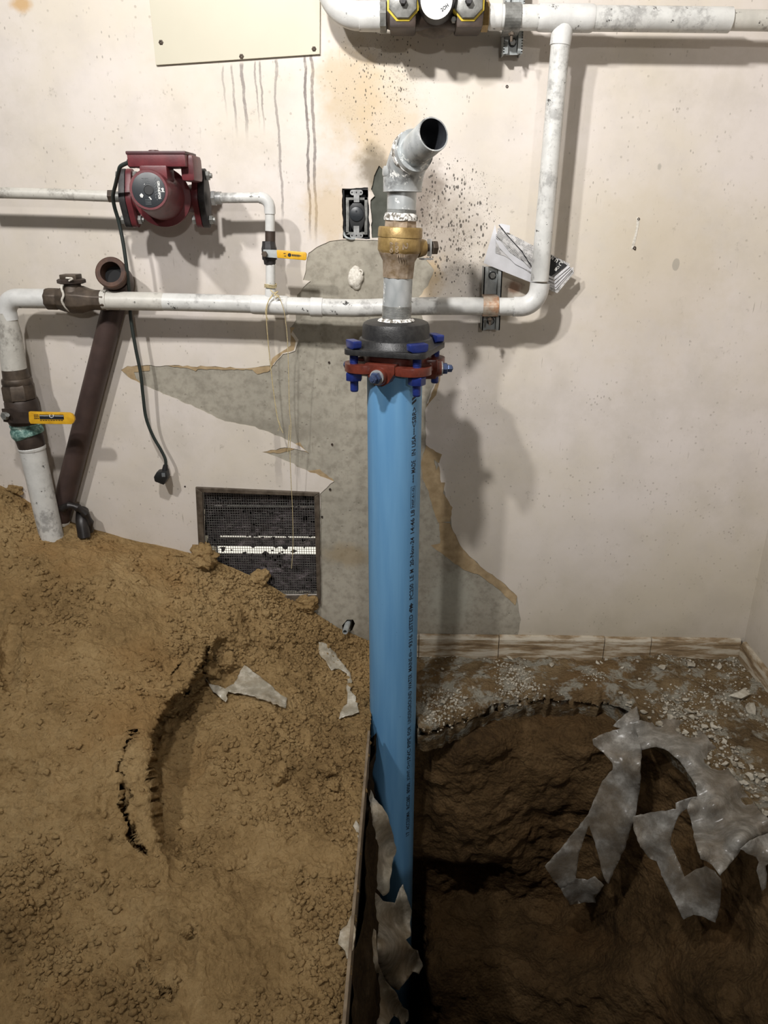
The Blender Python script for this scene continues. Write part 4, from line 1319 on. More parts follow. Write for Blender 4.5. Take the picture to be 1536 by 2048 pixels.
# ---------------------------------------------------------------- circulator pump, its pipes and cord
def pump():
    root = thing('circulator_pump', 'maroon circulator pump with round black label and hanging power cord', 'pump', q(330, 446))
    s = S(q(330, 395))
    c = q(333, 396)                                     # centre of the volute
    X, Yv, Z = Vector((1, 0, 0)), Vector((0, 1, 0)), Vector((0, 0, 1))
    # volute and ports
    g = G(); g.lathe(c + Yv * .05, (0, -1, 0), [(0, .030), (.012, .050), (.05, .056), (.078, .055), (.084, .050)], 40)
    g.build('volute', M['maroon'], root)
    g = G(); g.tube([q(268, 395), q(296, 396), c, q(372, 397), q(392, 397)], [.030, .027, .034, .027, .031], 26); g.build('port', M['maroon'], root)
    # motor, pointing at the room, with a slight tilt
    face = q(297.5, 380, -.262)
    base = c + Yv * -.018
    ax = (face - base); L = ax.length
    g = G(); g.lathe(base, ax, [(0, .060), (.012, .063), (.020, .063), (.024, .050), (L * .5, .0455), (L * .86, .0415), (L * .97, .0405), (L, .0385)], 48); g.build('motor', M['maroon'], root)
    axn = ax.normalized()
    # label
    u = X - axn * axn.dot(X); u.normalize(); v = u.cross(axn) * -1
    v = Vector((0, 0, 1)) - axn * axn.z; v.normalize()
    fc = face + axn * .0004
    R = .0338
    g = G(); g.lathe(face - axn * .002, axn, [(0, R), (.0026, R), (.0030, R * .97)], 48); lab = g.build('label', M['label_black'], root)
    g = G(); g.lathe(face, axn, [(0, R * .31), (.0022, R * .30), (.0024, R * .27), (.0014, R * .26)], 32); g.build('centre_screw', M['rubber'], root)
    t = fc + axn * .0012
    def at(x, y): return t + u * (x * R) + v * (y * R)
    g = G()
    flat_text(g, 'GRUNDFOS', at(.63, 0.0), -v, u, R * 1.02, R * .15, .03)
    # cross shaped mark beside the name, and the small stamped mark
    def bar(x0, y0, x1, y1, w):
        d = Vector((x1 - x0, y1 - y0)); n2 = Vector((-d.y, d.x)).normalized() * w / 2
        g.prism([at(x0 + n2.x, y0 + n2.y), at(x1 + n2.x, y1 + n2.y), at(x1 - n2.x, y1 - n2.y), at(x0 - n2.x, y0 - n2.y)], axn * .0004)
    bar(.77, .10, .93, -.12, .055); bar(.78, -.12, .90, .06, .055); bar(.90, .06, .84, .12, .05)
    bar(-.50, -.30, -.42, -.22, .09); bar(-.52, -.36, -.36, -.28, .06); bar(-.44, -.44, -.36, -.30, .06); bar(-.54, -.28, -.48, -.42, .06); bar(.02, -.42, .12, -.55, .06); bar(-.02, -.44, .05, -.40, .05)
    bar(-.24, .32, -.20, .32, .05)
    g.build('white_lettering', M['print_white'], lab, smooth=0)
    g = G()
    for k in range(9):
        for (x, y0, y1) in ((.40, .62, -.72), (.47, .70, -.70), (.54, .30, -.62)):
            yy = y0 + (y1 - y0) * k / 9
            if random.random() < .75: g.box(at(x, yy), (R * .03, R * (.06 + .05 * random.random()), .0004), u, v, axn)
    for r_ in range(4):
        for k in range(5):
            g.box(at(-.34 + k * .085 + .02 * r_, .66 - r_ * .085), (R * (.04 + .03 * random.random()), R * .03, .0004), u, v, axn)
            if r_ < 4: g.box(at(-.22 + k * .07, -.56 - r_ * .085), (R * (.03 + .03 * random.random()), R * .03, .0004), u, v, axn)
    g.build('small_print', M['print_grey'], lab, smooth=0)
    # terminal box on top
    zt = q(300, 308, -.20).z
    fl, fr = q(256, 330, -.225), q(361, 330, -.225)
    zb = q(300, 334, -.225).z
    x0, x1 = fl.x, fr.x + .012
    g = G(); g.box(((x0 + x1) / 2, -.185, (zt + zb) / 2), (x1 - x0, .085, zt - zb)); g.build('terminal_box', M['maroon'], root, bevel=.004)
    g = G(); g.box(((x0 + x1) / 2, -.185, zt + .0005), (x1 - x0 + .003, .088, .007)); lid = g.build('lid', M['maroon_dark'], root, bevel=.0025)
    g = G(); g.lathe(((x0 + x1) / 2 - .008, -.212, zt + .002), (0, 0, 1), [(0, .012), (.0035, .011), (.0045, .009)], 24); g.build('lid_knob', M['maroon_dark'], lid)
    g = G(); g.box((x1 - .004, -.170, (zt + zb) / 2 - .014), (.030, .075, zt - zb + .026)); g.build('end_compartment', M['maroon'], root, bevel=.009)
    g = G(); g.box((face.x + .004, -.205, zb - .012), (.058, .055, .030)); g.build('box_neck', M['maroon'], root, bevel=.004)
    g = G(); g.lathe((x0 + .004, -.195, (zt + zb) / 2 - .003), (-1, 0, 0), [(0, .011), (.010, .011), (.014, .007)], 14); gl = g.build('cord_gland', M['rubber'], root)
    # flanges: two bolted ovals each side
    def oval(x, thick, hw, hh, m_, nm):
        pts = hull2([(math.cos(a) * .017, math.sin(a) * .017 + dz) for dz in (-hh + .017, hh - .017) for a in np.linspace(0, 6.283, 16)] + [(math.cos(a) * hw, math.sin(a) * hw) for a in np.linspace(0, 6.283, 28)])
        g = G(); g.prism([(x, c.y + py_, c.z - .001 + pz) for py_, pz in pts], (thick, 0, 0)); return g.build(nm, m_, root, smooth=35, bevel=.0012)
    xr, xl = q(391, 396).x, q(262, 395).x
    oval(xr, .013, .034, .0625, M['maroon'], 'flange'); oval(xr + .0145, .014, .034, .0625, M['flange_black'], 'companion_flange')
    oval(xl - .002, .013, .034, .0625, M['maroon'], 'flange'); oval(xl - .0175, .014, .034, .0625, M['flange_black'], 'companion_flange')
    for xa, sgn in ((xr, 1), (xl, -1)):
        for dz in (-.0465, .0465):
            g = G()
            y0 = c.y - .001
            h0 = xa - .010 if sgn > 0 else xa - .0175 - .009
            g.tube([(h0, y0, c.z + dz), (h0 + .052, y0, c.z + dz)], .0055, 10)
            hexnut(g, (h0, y0, c.z + dz), (1, 0, 0), .0105, .008, 6)
            hexnut(g, (h0 + .039, y0, c.z + dz), (1, 0, 0), .0105, .008, 6)
            g.build('flange_bolt', M['steel_dull'], root)
    # hanging cord with its plug
    cp = [(x0 - .010, -.195, (zt + zb) / 2 - .003), q(241, 333, -.19), q(237, 345, -.18), q(231, 370, -.15), q(226, 392, -.125), q(229, 414, -.11), q(238, 445, -.10), q(247, 490, -.10), q(254, 540, -.098), q(258, 575, -.080), q(260, 600, -.062), q(262, 640, -.058), q(272, 700, -.058), q(281, 745, -.055), q(286, 790, -.052), q(292, 835, -.05), q(306, 872, -.045), q(322, 900, -.042), q(331, 920, -.042), q(331, 938, -.042)]
    g = G(); g.tube(spline(cp, 110), .0042, 10); cord = g.build('power_cord', M['cord'], root)
    s2 = S(q(327, 950, -.045))
    g = G(); g.prism([q(x, y, -.030) for x, y in ((319, 938), (338, 936), (341, 950), (333, 964), (315, 957), (313, 948))], (0, -.026, 0)); plug = g.build('plug', M['rubber'], cord, smooth=30, bevel=.003)
    g = G(); g.tube([q(331, 930, -.042), q(330, 942, -.042)], [.006, .009], 12); g.build('strain_relief', M['rubber'], cord)
    g = G(); g.box(q(327, 950, -.0575), (7 * s2, .003, 8 * s2)); g.build('plug_face', M['print_grey'], cord, bevel=.0006)
    cord['label'] = 'dark green power cord ending in a black plug'
pump()

def pump_pipes():
    root = thing('pump_inlet_pipe', 'thin white scuffed pipe entering the pump from the left', 'pipe', q(110, 400))
    g = G(); g.tube([q(-60, 384), q(100, 388), q(226, 393)], rad(21, q(100, 388)), 20); g.build('pipe', M['pipe_dirty'], root)
    g = G(); hexnut(g, q(218, 392.5), (1, 0, 0), rad(26, q(220, 393)), 12 * S(q(220, 393)), 6); g.build('union', M['bronze'], root)
    g = G(); g.tube([q(229, 393.5), q(246, 394)], rad(20, q(230, 393)), 16); g.build('nipple', M['steel_dull'], root)
    root = thing('pump_outlet_pipe', 'thin white pipe bending down from the pump to a small yellow lever valve', 'pipe', q(541, 575))
    path = [q(438, 396), q(500, 395.5)] + fillet(q(500, 395.5), q(539, 395), q(540, 440), .022, 10) + [q(540, 430), q(540, 486)]
    g = G(); g.tube(path, rad(19.5, q(500, 396)), 20); g.build('pipe', M['pipe_white'], root)
    path = [q(521, 395.4)] + fillet(q(500, 395.5), q(539, 395), q(540, 440), .022, 10) + [q(540, 428)]
    g = G(); g.tube(path, rad(22.5, q(530, 400)), 20); g.build('elbow', M['pipe_fitting'], root)
    g = G(); hexnut(g, q(424, 396.5), (1, 0, 0), rad(30, q(428, 396)), 8 * S(q(430, 396)), 6); g.tube([q(430, 396.5), q(443, 396)], rad(24, q(435, 396)), 18); g.build('union', M['steel'], root)
    g = G(); g.tube([q(540.5, 462), q(540.5, 488)], rad(20.5, q(540, 470)), 18); g.build('tarnished_end', M['bronze_dark'], root)
    g = G(); g.tube([q(541, 526), q(541, 582)], rad(19, q(541, 550)), 20); g.build('pipe', M['pipe_white'], root)
    # small ball valve
    s = S(q(540, 507))
    c = q(540, 507)
    g = G()
    g.lathe(q(540, 529), (0, 0, 1), [(0, 11 * s), (2 * s, 12 * s), (8 * s, 12.5 * s), (10 * s, 15 * s), (30 * s, 15.5 * s), (36 * s, 14 * s), (40 * s, 13.5 * s), (44 * s, 13 * s)], 8, rot=.39)
    g.build('valve_body', M['flange_black'], root)
    g = G(); hexnut(g, c + Vector((-.008, -.018, .0)), (0, -1, 0), 6 * s, .014, 6); g.tube([c + Vector((-.008, 0, 0)), c + Vector((-.008, -.03, 0))], 4 * s, 10); g.build('lever_nut', M['bronze'], root)
    Yh = WY - .022
    g = G(); g.prism([q(x, y, Yh) for x, y in ((527, 499), (558, 500), (558, 516), (527, 514))], (0, -.0025, 0)); g.build('lever', M['strut'], root, smooth=0)
    g = G(); g.prism([q(x, y, Yh + .001) for x, y in ((554, 499.5), (611, 504), (614, 507), (613.5, 518), (611, 520.5), (555, 515.5))], (0, -.007, 0)); grip = g.build('lever_grip', M['yellow'], root, smooth=40, bevel=.002)
    Yp = Yh - .0061
    g = G(); g.lathe(q(579, 510, Yp), (0, -1, 0), [(0, 3.6 * s), (.0005, 3.5 * s)], 14)
    for k in range(6): g.box(q(585 + k * 3.2, 510.4 + k * .25, Yp), (2.4 * s, .0008, (3.6 if k < 5 else 1.6) * s))
    for k in range(2): g.box(q(569 + k * 1.2, 507 + k * 5, Yp), (4.0 * s, .0008, 1.2 * s))
    g.build('small_print', M['print_black'], grip, smooth=0)
pump_pipes()

# ---------------------------------------------------------------- twine knotted on the tee
def twine():
    root = thing('twine', 'pale twine knotted round the small pipe and hanging loose', 'twine', q(560, 590))
    r = rad(22, q(541, 575)) + .001
    for k in range(3):
        c = q(541, 569 + k * 2.6)
        g = G(); g.tube([c + Vector((math.cos(a) * r, math.sin(a) * r, .0012 * math.sin(a * 2))) for a in np.linspace(0, 6.28, 26)], .0011, 6); g.build('coil', M['twine'], root)
    Y = -.118
    for pts, rr in (([(541, 580, -.112), (548, 586, -.116), (556, 583, -.116), (549, 590, -.118), (558, 592, -.118), (550, 596, Y)], .0014),
                    ([(546, 588, -.116), (538, 600, -.119), (534, 615, -.119), (533, 640, -.114), (536, 680, -.10), (541, 730, -.09), (548, 790, -.08), (556, 840, -.075), (566, 866, -.07)], .0013),
                    ([(552, 588, -.116), (560, 598, -.119), (567, 618, -.119), (571, 640, -.114), (575, 680, -.10), (577, 740, -.09), (579, 820, -.08), (582, 850, -.075), (580, 900, -.07), (582, 960, -.06), (585, 1020, -.05), (586, 1090, -.04), (583, 1137, -.035)], .0009),
                    ([(536, 640, -.112), (531, 625, -.118), (536, 604, -.119), (545, 592, -.118)], .0010),
                    ([(579, 850, -.076), (577, 880, -.074), (576, 905, -.073)], .0009), ([(556, 838, -.075), (560, 850, -.073), (556, 862, -.071)], .0007)):
        g = G(); g.tube(spline([q(*p) for p in pts], 40), rr, 6); g.build('strand', M['twine'], root)
twine()

# ---------------------------------------------------------------- access panel
def access_panel():
    root = thing('access_panel', 'beige access panel screwed to the wall at the top left', 'panel', P(476, 125, 0))
    g = G(); g.prism([P(x, y, -.0015) for x, y in ((284, -160), (313, 131), (640, 109), (641, -160))], (0, -.005, 0)); g.build('plate', M['panel'], root, smooth=0, bevel=.0008)
    for x, y in ((322, 85), (483, 113), (628, 98)):
        p = P(x, y, -.0064); s = S(p)
        g = G(); g.lathe(p, (0, -1, 0), [(0, 5.2 * s), (.0012, 4.6 * s), (.0022, 2.5 * s), (.0012, 1.2 * s)], 6); g.build('screw', M['bronze'], root)
access_panel()

# ---------------------------------------------------------------- folded newspaper behind the drop leg
def newspaper():
    root = thing('newspaper', 'folded black and white newspaper tucked behind the white drop leg', 'newspaper', P(1060, 590, -.05))
    def sheet(nm, pts, Y, m_, t=.0007, lift=None):
        g = G(); g.prism([P(x, y, Y if lift is None else lift(x, y)) for x, y in pts], (0, -t, 0)); return g.build(nm, m_, root, smooth=0)
    sheet('sheet', [(1010, 462), (1064, 490), (1140, 528), (1118, 560), (1060, 560), (1020, 520)], -.0500, M['newsprint'])
    sheet('sheet', [(990, 449), (967, 526), (1012, 545), (1072, 569), (1080, 540), (1000, 500)], -.0530, M['paper'])
    sheet('sheet', [(992, 468), (991, 506), (1010, 512), (1075, 556), (1082, 545), (1035, 520)], -.0545, M['newsprint'])
    sheet('sheet', [(989, 478), (1000, 482), (1075, 540), (1078, 552), (1030, 528), (1000, 497)], -.0560, M['paper'])
    sheet('sheet', [(993, 470), (1000, 474), (1068, 532), (1072, 540), (1020, 505)], -.0575, M['newsprint'])
    sheet('sheet', [(993, 472), (996, 456), (1004, 455), (1022, 478), (1045, 502), (1062, 528), (1060, 536), (1030, 505)], -.0590, M['newsprint'])
    sheet('sheet', [(996, 450), (1002, 447), (1020, 451), (1019, 466), (1012, 465)], -.0560, M['paper'])
    g = G(); g.tube([P(998, 450, -.060), P(1014, 470, -.061), P(1044, 503, -.061), P(1062, 532, -.060)], .0012, 6); g.build('fold', M['ink'], root)
    bl = sheet('dark_front_page', [(1086, 505), (1100, 509), (1135, 531), (1100, 554), (1090, 557)], -.0600, M['ink'])
    g = G()
    s = S(P(1115, 530, -.06))
    for t_, x, y, sz in (('N', 1105, 516, 6), ('C', 1121, 527, 8), ('n', 1113, 521, 7), ('O', 1116, 535, 6), ('I', 1112, 538.5, 6)):
        flat_text(g, t_, P(x, y, -.0612), (.86, 0, -.5), (.5, 0, .86), sz * .8 * s, sz * s, .02)
    g.build('headline', M['print_white'], bl, smooth=0)
    for k, (dx, Y) in enumerate(((0, -.0615), (3, -.0585), (6, -.0555), (8, -.0525), (10, -.049))):
        pts = [(1136 + dx, 531 + dx * .7), (1140 + dx * .6, 533 + dx), (1108 + dx * .5, 560 + dx * 2.4), (1094, 553 + dx * 2.3), (1094, 549 + dx * 2.3), (1107 + dx * .5, 555 + dx * 2.2)]
        sheet('page_edge', pts, Y, M['paper'], .0012)
    sheet('page_edge', [(1094, 556), (1108, 566), (1146, 534), (1147, 546), (1114, 586), (1094, 578)], -.0475, M['newsprint'], .004)
newspaper()

# ---------------------------------------------------------------- plaster lump and conduit stub
def lump():
    root = thing('plaster_plug', 'white lump of plaster bulging from the bare wall below the outlet', 'plaster', P(710, 580, 0))
    c = P(710, 556, .004)
    n, m = 30, 18
    g_ = np.zeros((m, n, 3))
    for i in range(m):
        for j in range(n):
            a, b = math.pi * i / (m - 1), 2 * math.pi * j / (n - 1)
            g_[i, j] = (c.x + .0185 * math.sin(a) * math.cos(b) * (1 + .1 * math.sin(3 * b)), c.y - .016 * math.sin(a) * math.sin(b), c.z + .030 * math.cos(a))
    n3 = (g_ - np.array(c)); g_ = g_ + n3 * (0.16 * fbm(g_, 60, 3, 5))[..., None]
    grid_obj('lump', g_, M['plaster'], root)
    g = G(); g.tube([P(721, 545, -.004) + Vector((math.cos(a) * .005, 0, math.sin(a) * .006)) for a in np.linspace(0, 6.28, 14)], .0022, 8); g.build('loop', M['plaster'], root)
lump()

def stub():
    root = thing('conduit_stub', 'short grey conduit end poking from the wall by the soil', 'pipe', P(690, 1272, -.03))
    a, b = P(698, 1240, .03), P(690, 1264, -.045)
    d = b - a
    g = G(); g.lathe(a, d, [(0, .0085), (d.length * .97, .0085), (d.length, .0078), (d.length, .006), (d.length * .5, .006)], 18, cap=False); g.build('tube', M['strut'], root)
    g = G(); g.lathe(a + d * .55, d, [(0, .006), (.001, .006)], 14); g.build('inside_shade', M['shade_black'], root)
stub()

# ================================================================== THE BLUE RISER
RY0 = -0.31
ax_x = P(788.5, 900, RY0).x
def on_axis(py): return P(789, py, RY0).z

def blue_pipe():
    ztop, zbot = on_axis(735), -1.32
    root = thing('blue_water_pipe', 'tall blue plastic water main pipe standing up out of the pit', 'pipe', (ax_x, RY0, zbot))
    r = .0605
    g = G(); g.lathe((ax_x, RY0, zbot), (0, 0, 1), [(0, r), (ztop - zbot, r)], 64); pipe = g.build('pipe', M['pvc'], root)
    # printed line, bent round the pipe
    cdir = math.atan2(CAM.y - RY0, CAM.x - ax_x)
    phi0 = cdir + math.radians(45)
    lines = [('<SBR>', 855, 814.5), ('***', 870, 856), ('USA', 894, 871), ('IN', 911, 899), ('MADE', 946, 921), ('***', 966, 949), ('NSF-61-G', 1014, 976), ('L8', 1032, 1020), ('14:46', 1067, 1037), ('20-Nov-24', 1132, 1075), ('M', 1146, 1139), ('LE', 1162, 1151), ('PC250', 1199, 1168),
             ('FM', 1222, 1210), ('LISTED', 1265, 1230), ('9316', 1294, 1270), ('MAINS', 1343, 1316), ('WATER', 1379, 1348), ('UNDERGROUND', 1447, 1383), ('FOR', 1470, 1453), ('PIPE', 1495, 1475), ('PVC', 1519, 1499), ('O+J', 1537, 1522), ('JOINT', 1561, 1540), ('8900.', 1586, 1565), ('RC285', 1618, 1592), ('ACCEIRMA', 1660, 1624), ('17', 1672, 1664)]
    surf = lambda py: P(825, py, RY0 - .043).z
    for body, y0, y1 in lines:
        v, f = text_mesh(body, bold=.035 if body == 'FM' else .012)
        lo, hi = v.min(0), v.max(0)
        z0, z1 = surf(y0), surf(y1)
        cap = .0128 if body not in ('NSF-61-G', '***') else (.007 if body == 'NSF-61-G' else .005)
        out = []
        for x, y, _ in v:
            z = z0 + (x - lo[0]) / (hi[0] - lo[0]) * (z1 - z0)
            a = phi0 - ((y - lo[1]) / max(hi[1] - lo[1], 1e-6) - .5) * cap / r
            out.append((ax_x + math.cos(a) * (r + .0004), RY0 + math.sin(a) * (r + .0004), z))
        mesh_obj('printed_text', out, f, M['print_black'], pipe, smooth=0)
    def mark(pts, nm):
        """small printed shape from (pixel row, arc offset in metres)"""
        vv = []
        for py, off in pts:
            a = phi0 - off / r
            vv.append((ax_x + math.cos(a) * (r + .0004), RY0 + math.sin(a) * (r + .0004), surf(py)))
        mesh_obj(nm, vv, [tuple(range(len(vv)))], M['print_black'], pipe, smooth=0)
    mark([(1016, .0062), (1016, .0070), (973, .0070), (973, .0062)], 'printed_frame'); mark([(1016, -.0062), (1016, -.0070), (973, -.0070), (973, -.0062)], 'printed_frame')
    mark([(1016, .0070), (1016, -.0070), (1015.2, -.0070), (1015.2, .0070)], 'printed_frame'); mark([(973.8, .0070), (973.8, -.0070), (973, -.0070), (973, .0070)], 'printed_frame')
    mark([(1226, 0), (1222.5, .004), (1222.5, -.004)], 'printed_arrow'); mark([(1206, 0), (1209.5, -.004), (1209.5, .004)], 'printed_arrow')
    mark([(1303, -.001), (1303, .001), (1298, .001), (1298, -.001)], 'printed_dash')
    n = 20
    ring = [(1309 + 4.6 * math.sin(6.2832 * k / n), .0052 * math.cos(6.2832 * k / n)) for k in range(n)]
    inn = [(1309 + 3.4 * math.sin(6.2832 * k / n), .0038 * math.cos(6.2832 * k / n)) for k in range(n)]
    vv = []
    for py, off in ring + inn:
        a = phi0 - off / r
        vv.append((ax_x + math.cos(a) * (r + .0004), RY0 + math.sin(a) * (r + .0004), surf(py)))
    mesh_obj('printed_ring', vv, [(k, (k + 1) % n, n + (k + 1) % n, n + k) for k in range(n)], M['print_black'], pipe, smooth=0)
    mark([(1312, .001), (1312, -.001), (1306, -.001), (1306, .001)], 'printed_dash')
    for y in (795, 803): mark([(y + 6, .007), (y, -.006), (y - 5, -.006), (y + 1, .007)], 'printed_logo')
blue_pipe()

BA = math.radians(-62.8)                                 # bearing of the front bolt
bolt_ang = [BA + k * math.pi / 2 for k in range(4)]
def mech_joint():
    zc_top = P(791, 642, RY0).z
    zc_mid = P(791, 680, RY0 - .07).z - .004
    zp_top = P(707, 697, RY0 - .045).z
    zp_bot = zp_top - .0115
    zg_top = P(757, 735, RY0 - .09).z
    zg_bot = zg_top - .017
    cx = ax_x + .002
    root = thing('pipe_joint', 'black cap and red retainer ring bolted with blue bolts on the blue pipe', 'pipe joint', (cx, RY0, zg_bot - .04))
    R0 = .0725
    g = G()
    g.lathe((cx, RY0, zp_bot), (0, 0, 1), [(0, .086), (zp_top - zp_bot, .086), (zp_top - zp_bot + .003, .083), (zc_mid - zp_bot - .002, R0 + .005), (zc_mid - zp_bot, R0 + .0005), (zc_mid - zp_bot + .006, R0), (zc_top - zp_bot - .010, R0 - .001), (zc_top - zp_bot - .003, R0 - .004), (zc_top - zp_bot, R0 - .010), (zc_top - zp_bot + .0002, .02)], 64)
    g.build('cap', M['cast_black'], root)
    pts = hull2([(math.cos(a) * .084, math.sin(a) * .084) for a in np.linspace(0, 6.283, 40)] + [(math.cos(b) * .097 + math.cos(a) * .021, math.sin(b) * .097 + math.sin(a) * .021) for b in bolt_ang for a in np.linspace(0, 6.283, 20)])
    g = G(); g.prism([(cx + x, RY0 + y, zp_bot) for x, y in pts], (0, 0, zp_top - zp_bot)); g.build('cap_flange', M['cast_black'], root, smooth=35, bevel=.0025)
    g = G(); g.lathe((cx, RY0, zg_bot - .002), (0, 0, 1), [(0, .071), (zp_bot - zg_bot + .001, .071)], 48); g.build('gland_hub', M['red_iron'], root)
    # ring with ears
    out = []
    for k in range(160):
        a = 2 * math.pi * k / 160
        rr = .085
        for b in bolt_ang:
            d = abs((a - b + math.pi) % (2 * math.pi) - math.pi)
            if d < .9: rr = max(rr, .085 + (.116 - .085) * max(0, 1 - (d / .52) ** 2.2) if d < .52 else rr)
        out.append((cx + math.cos(a) * rr, RY0 + math.sin(a) * rr))
    g = G(); g.prism([(x, y, zg_bot) for x, y in out], (0, 0, zg_top - zg_bot)); ring = g.build('retainer_ring', M['red_iron'], root, smooth=35, bevel=.002)
    # wedge pockets with their break-off screws
    for b in (math.radians(-112), math.radians(4), math.radians(158), math.radians(75)):
        u = Vector((math.cos(b), math.sin(b), 0)); t = Vector((-u.y, u.x, 0)); z = Vector((0, 0, 1))
        c = Vector((cx, RY0, zg_bot)) + u * .062
        prof = [(-.034, .022), (.034, .022), (.034, .004), (.020, -.016), (.008, -.024), (-.012, -.024), (-.022, -.012), (-.034, .004)]
        g = G(); g.prism([c + t * x + z * y for x, y in prof], u * .026); pk = g.build('wedge_pocket', M['red_iron'], ring, smooth=30, bevel=.003)
        e = c + u * .026 - z * .003
        g = G(); g.lathe(e, u, [(0, .019), (.010, .017), (.012, .015)], 22); g.build('screw_boss', M['red_iron'], ring)
        g = G(); g.lathe(e + u * .011, u, [(0, .0155), (.003, .0155), (.0035, .013)], 22); g.build('washer', M['steel'], root)
        g = G(); hexnut(g, e + u * .014, u, .0125, .011, 6); hexnut(g, e + u * .024, u, .0085, .011, 6); g.lathe(e + u * .035, u, [(0, .005), (.002, .004)], 10); g.build('wedge_screw', M['blue_steel'], root)
    # tee head bolts
    for b in bolt_ang:
        u = Vector((math.cos(b), math.sin(b), 0)); t = Vector((-u.y, u.x, 0))
        c = Vector((cx, RY0, 0)) + u * .0985
        g = G()
        zt = zp_top + .0005
        prof = [(-.020, .003), (-.015, -.000), (.015, -.000), (.020, .003), (.021, .014), (.019, .017), (-.019, .017), (-.021, .014)]
        g.prism([c + t * x + Vector((0, 0, zt + y)) - u * .0095 for x, y in prof], u * .019)
        head = g.build('tee_bolt', M['blue_bolt'], root, smooth=40, bevel=.003)
        g = G(); g.tube([c + Vector((0, 0, zt + .002)), c + Vector((0, 0, zg_bot - .040))], .0088, 18); g.lathe(c + Vector((0, 0, zg_bot - .041)), (0, 0, -1), [(0, .0085), (.002, .0075)], 18); g.build('shank', M['blue_bolt'], head)
        g = G()
        for k in range(9): g.lathe(c + Vector((0, 0, zg_top + .003 + k * .0022)), (0, 0, 1), [(0, .0088), (.0008, .0096), (.0016, .0088)], 18, False)
        g.build('thread', M['blue_bolt'], head)
        g = G(); hexnut(g, c + Vector((0, 0, zg_bot - .019)), (0, 0, 1), .0185, .018, 6, rot=b); g.build('nut', M['blue_bolt'], head)
mech_joint()

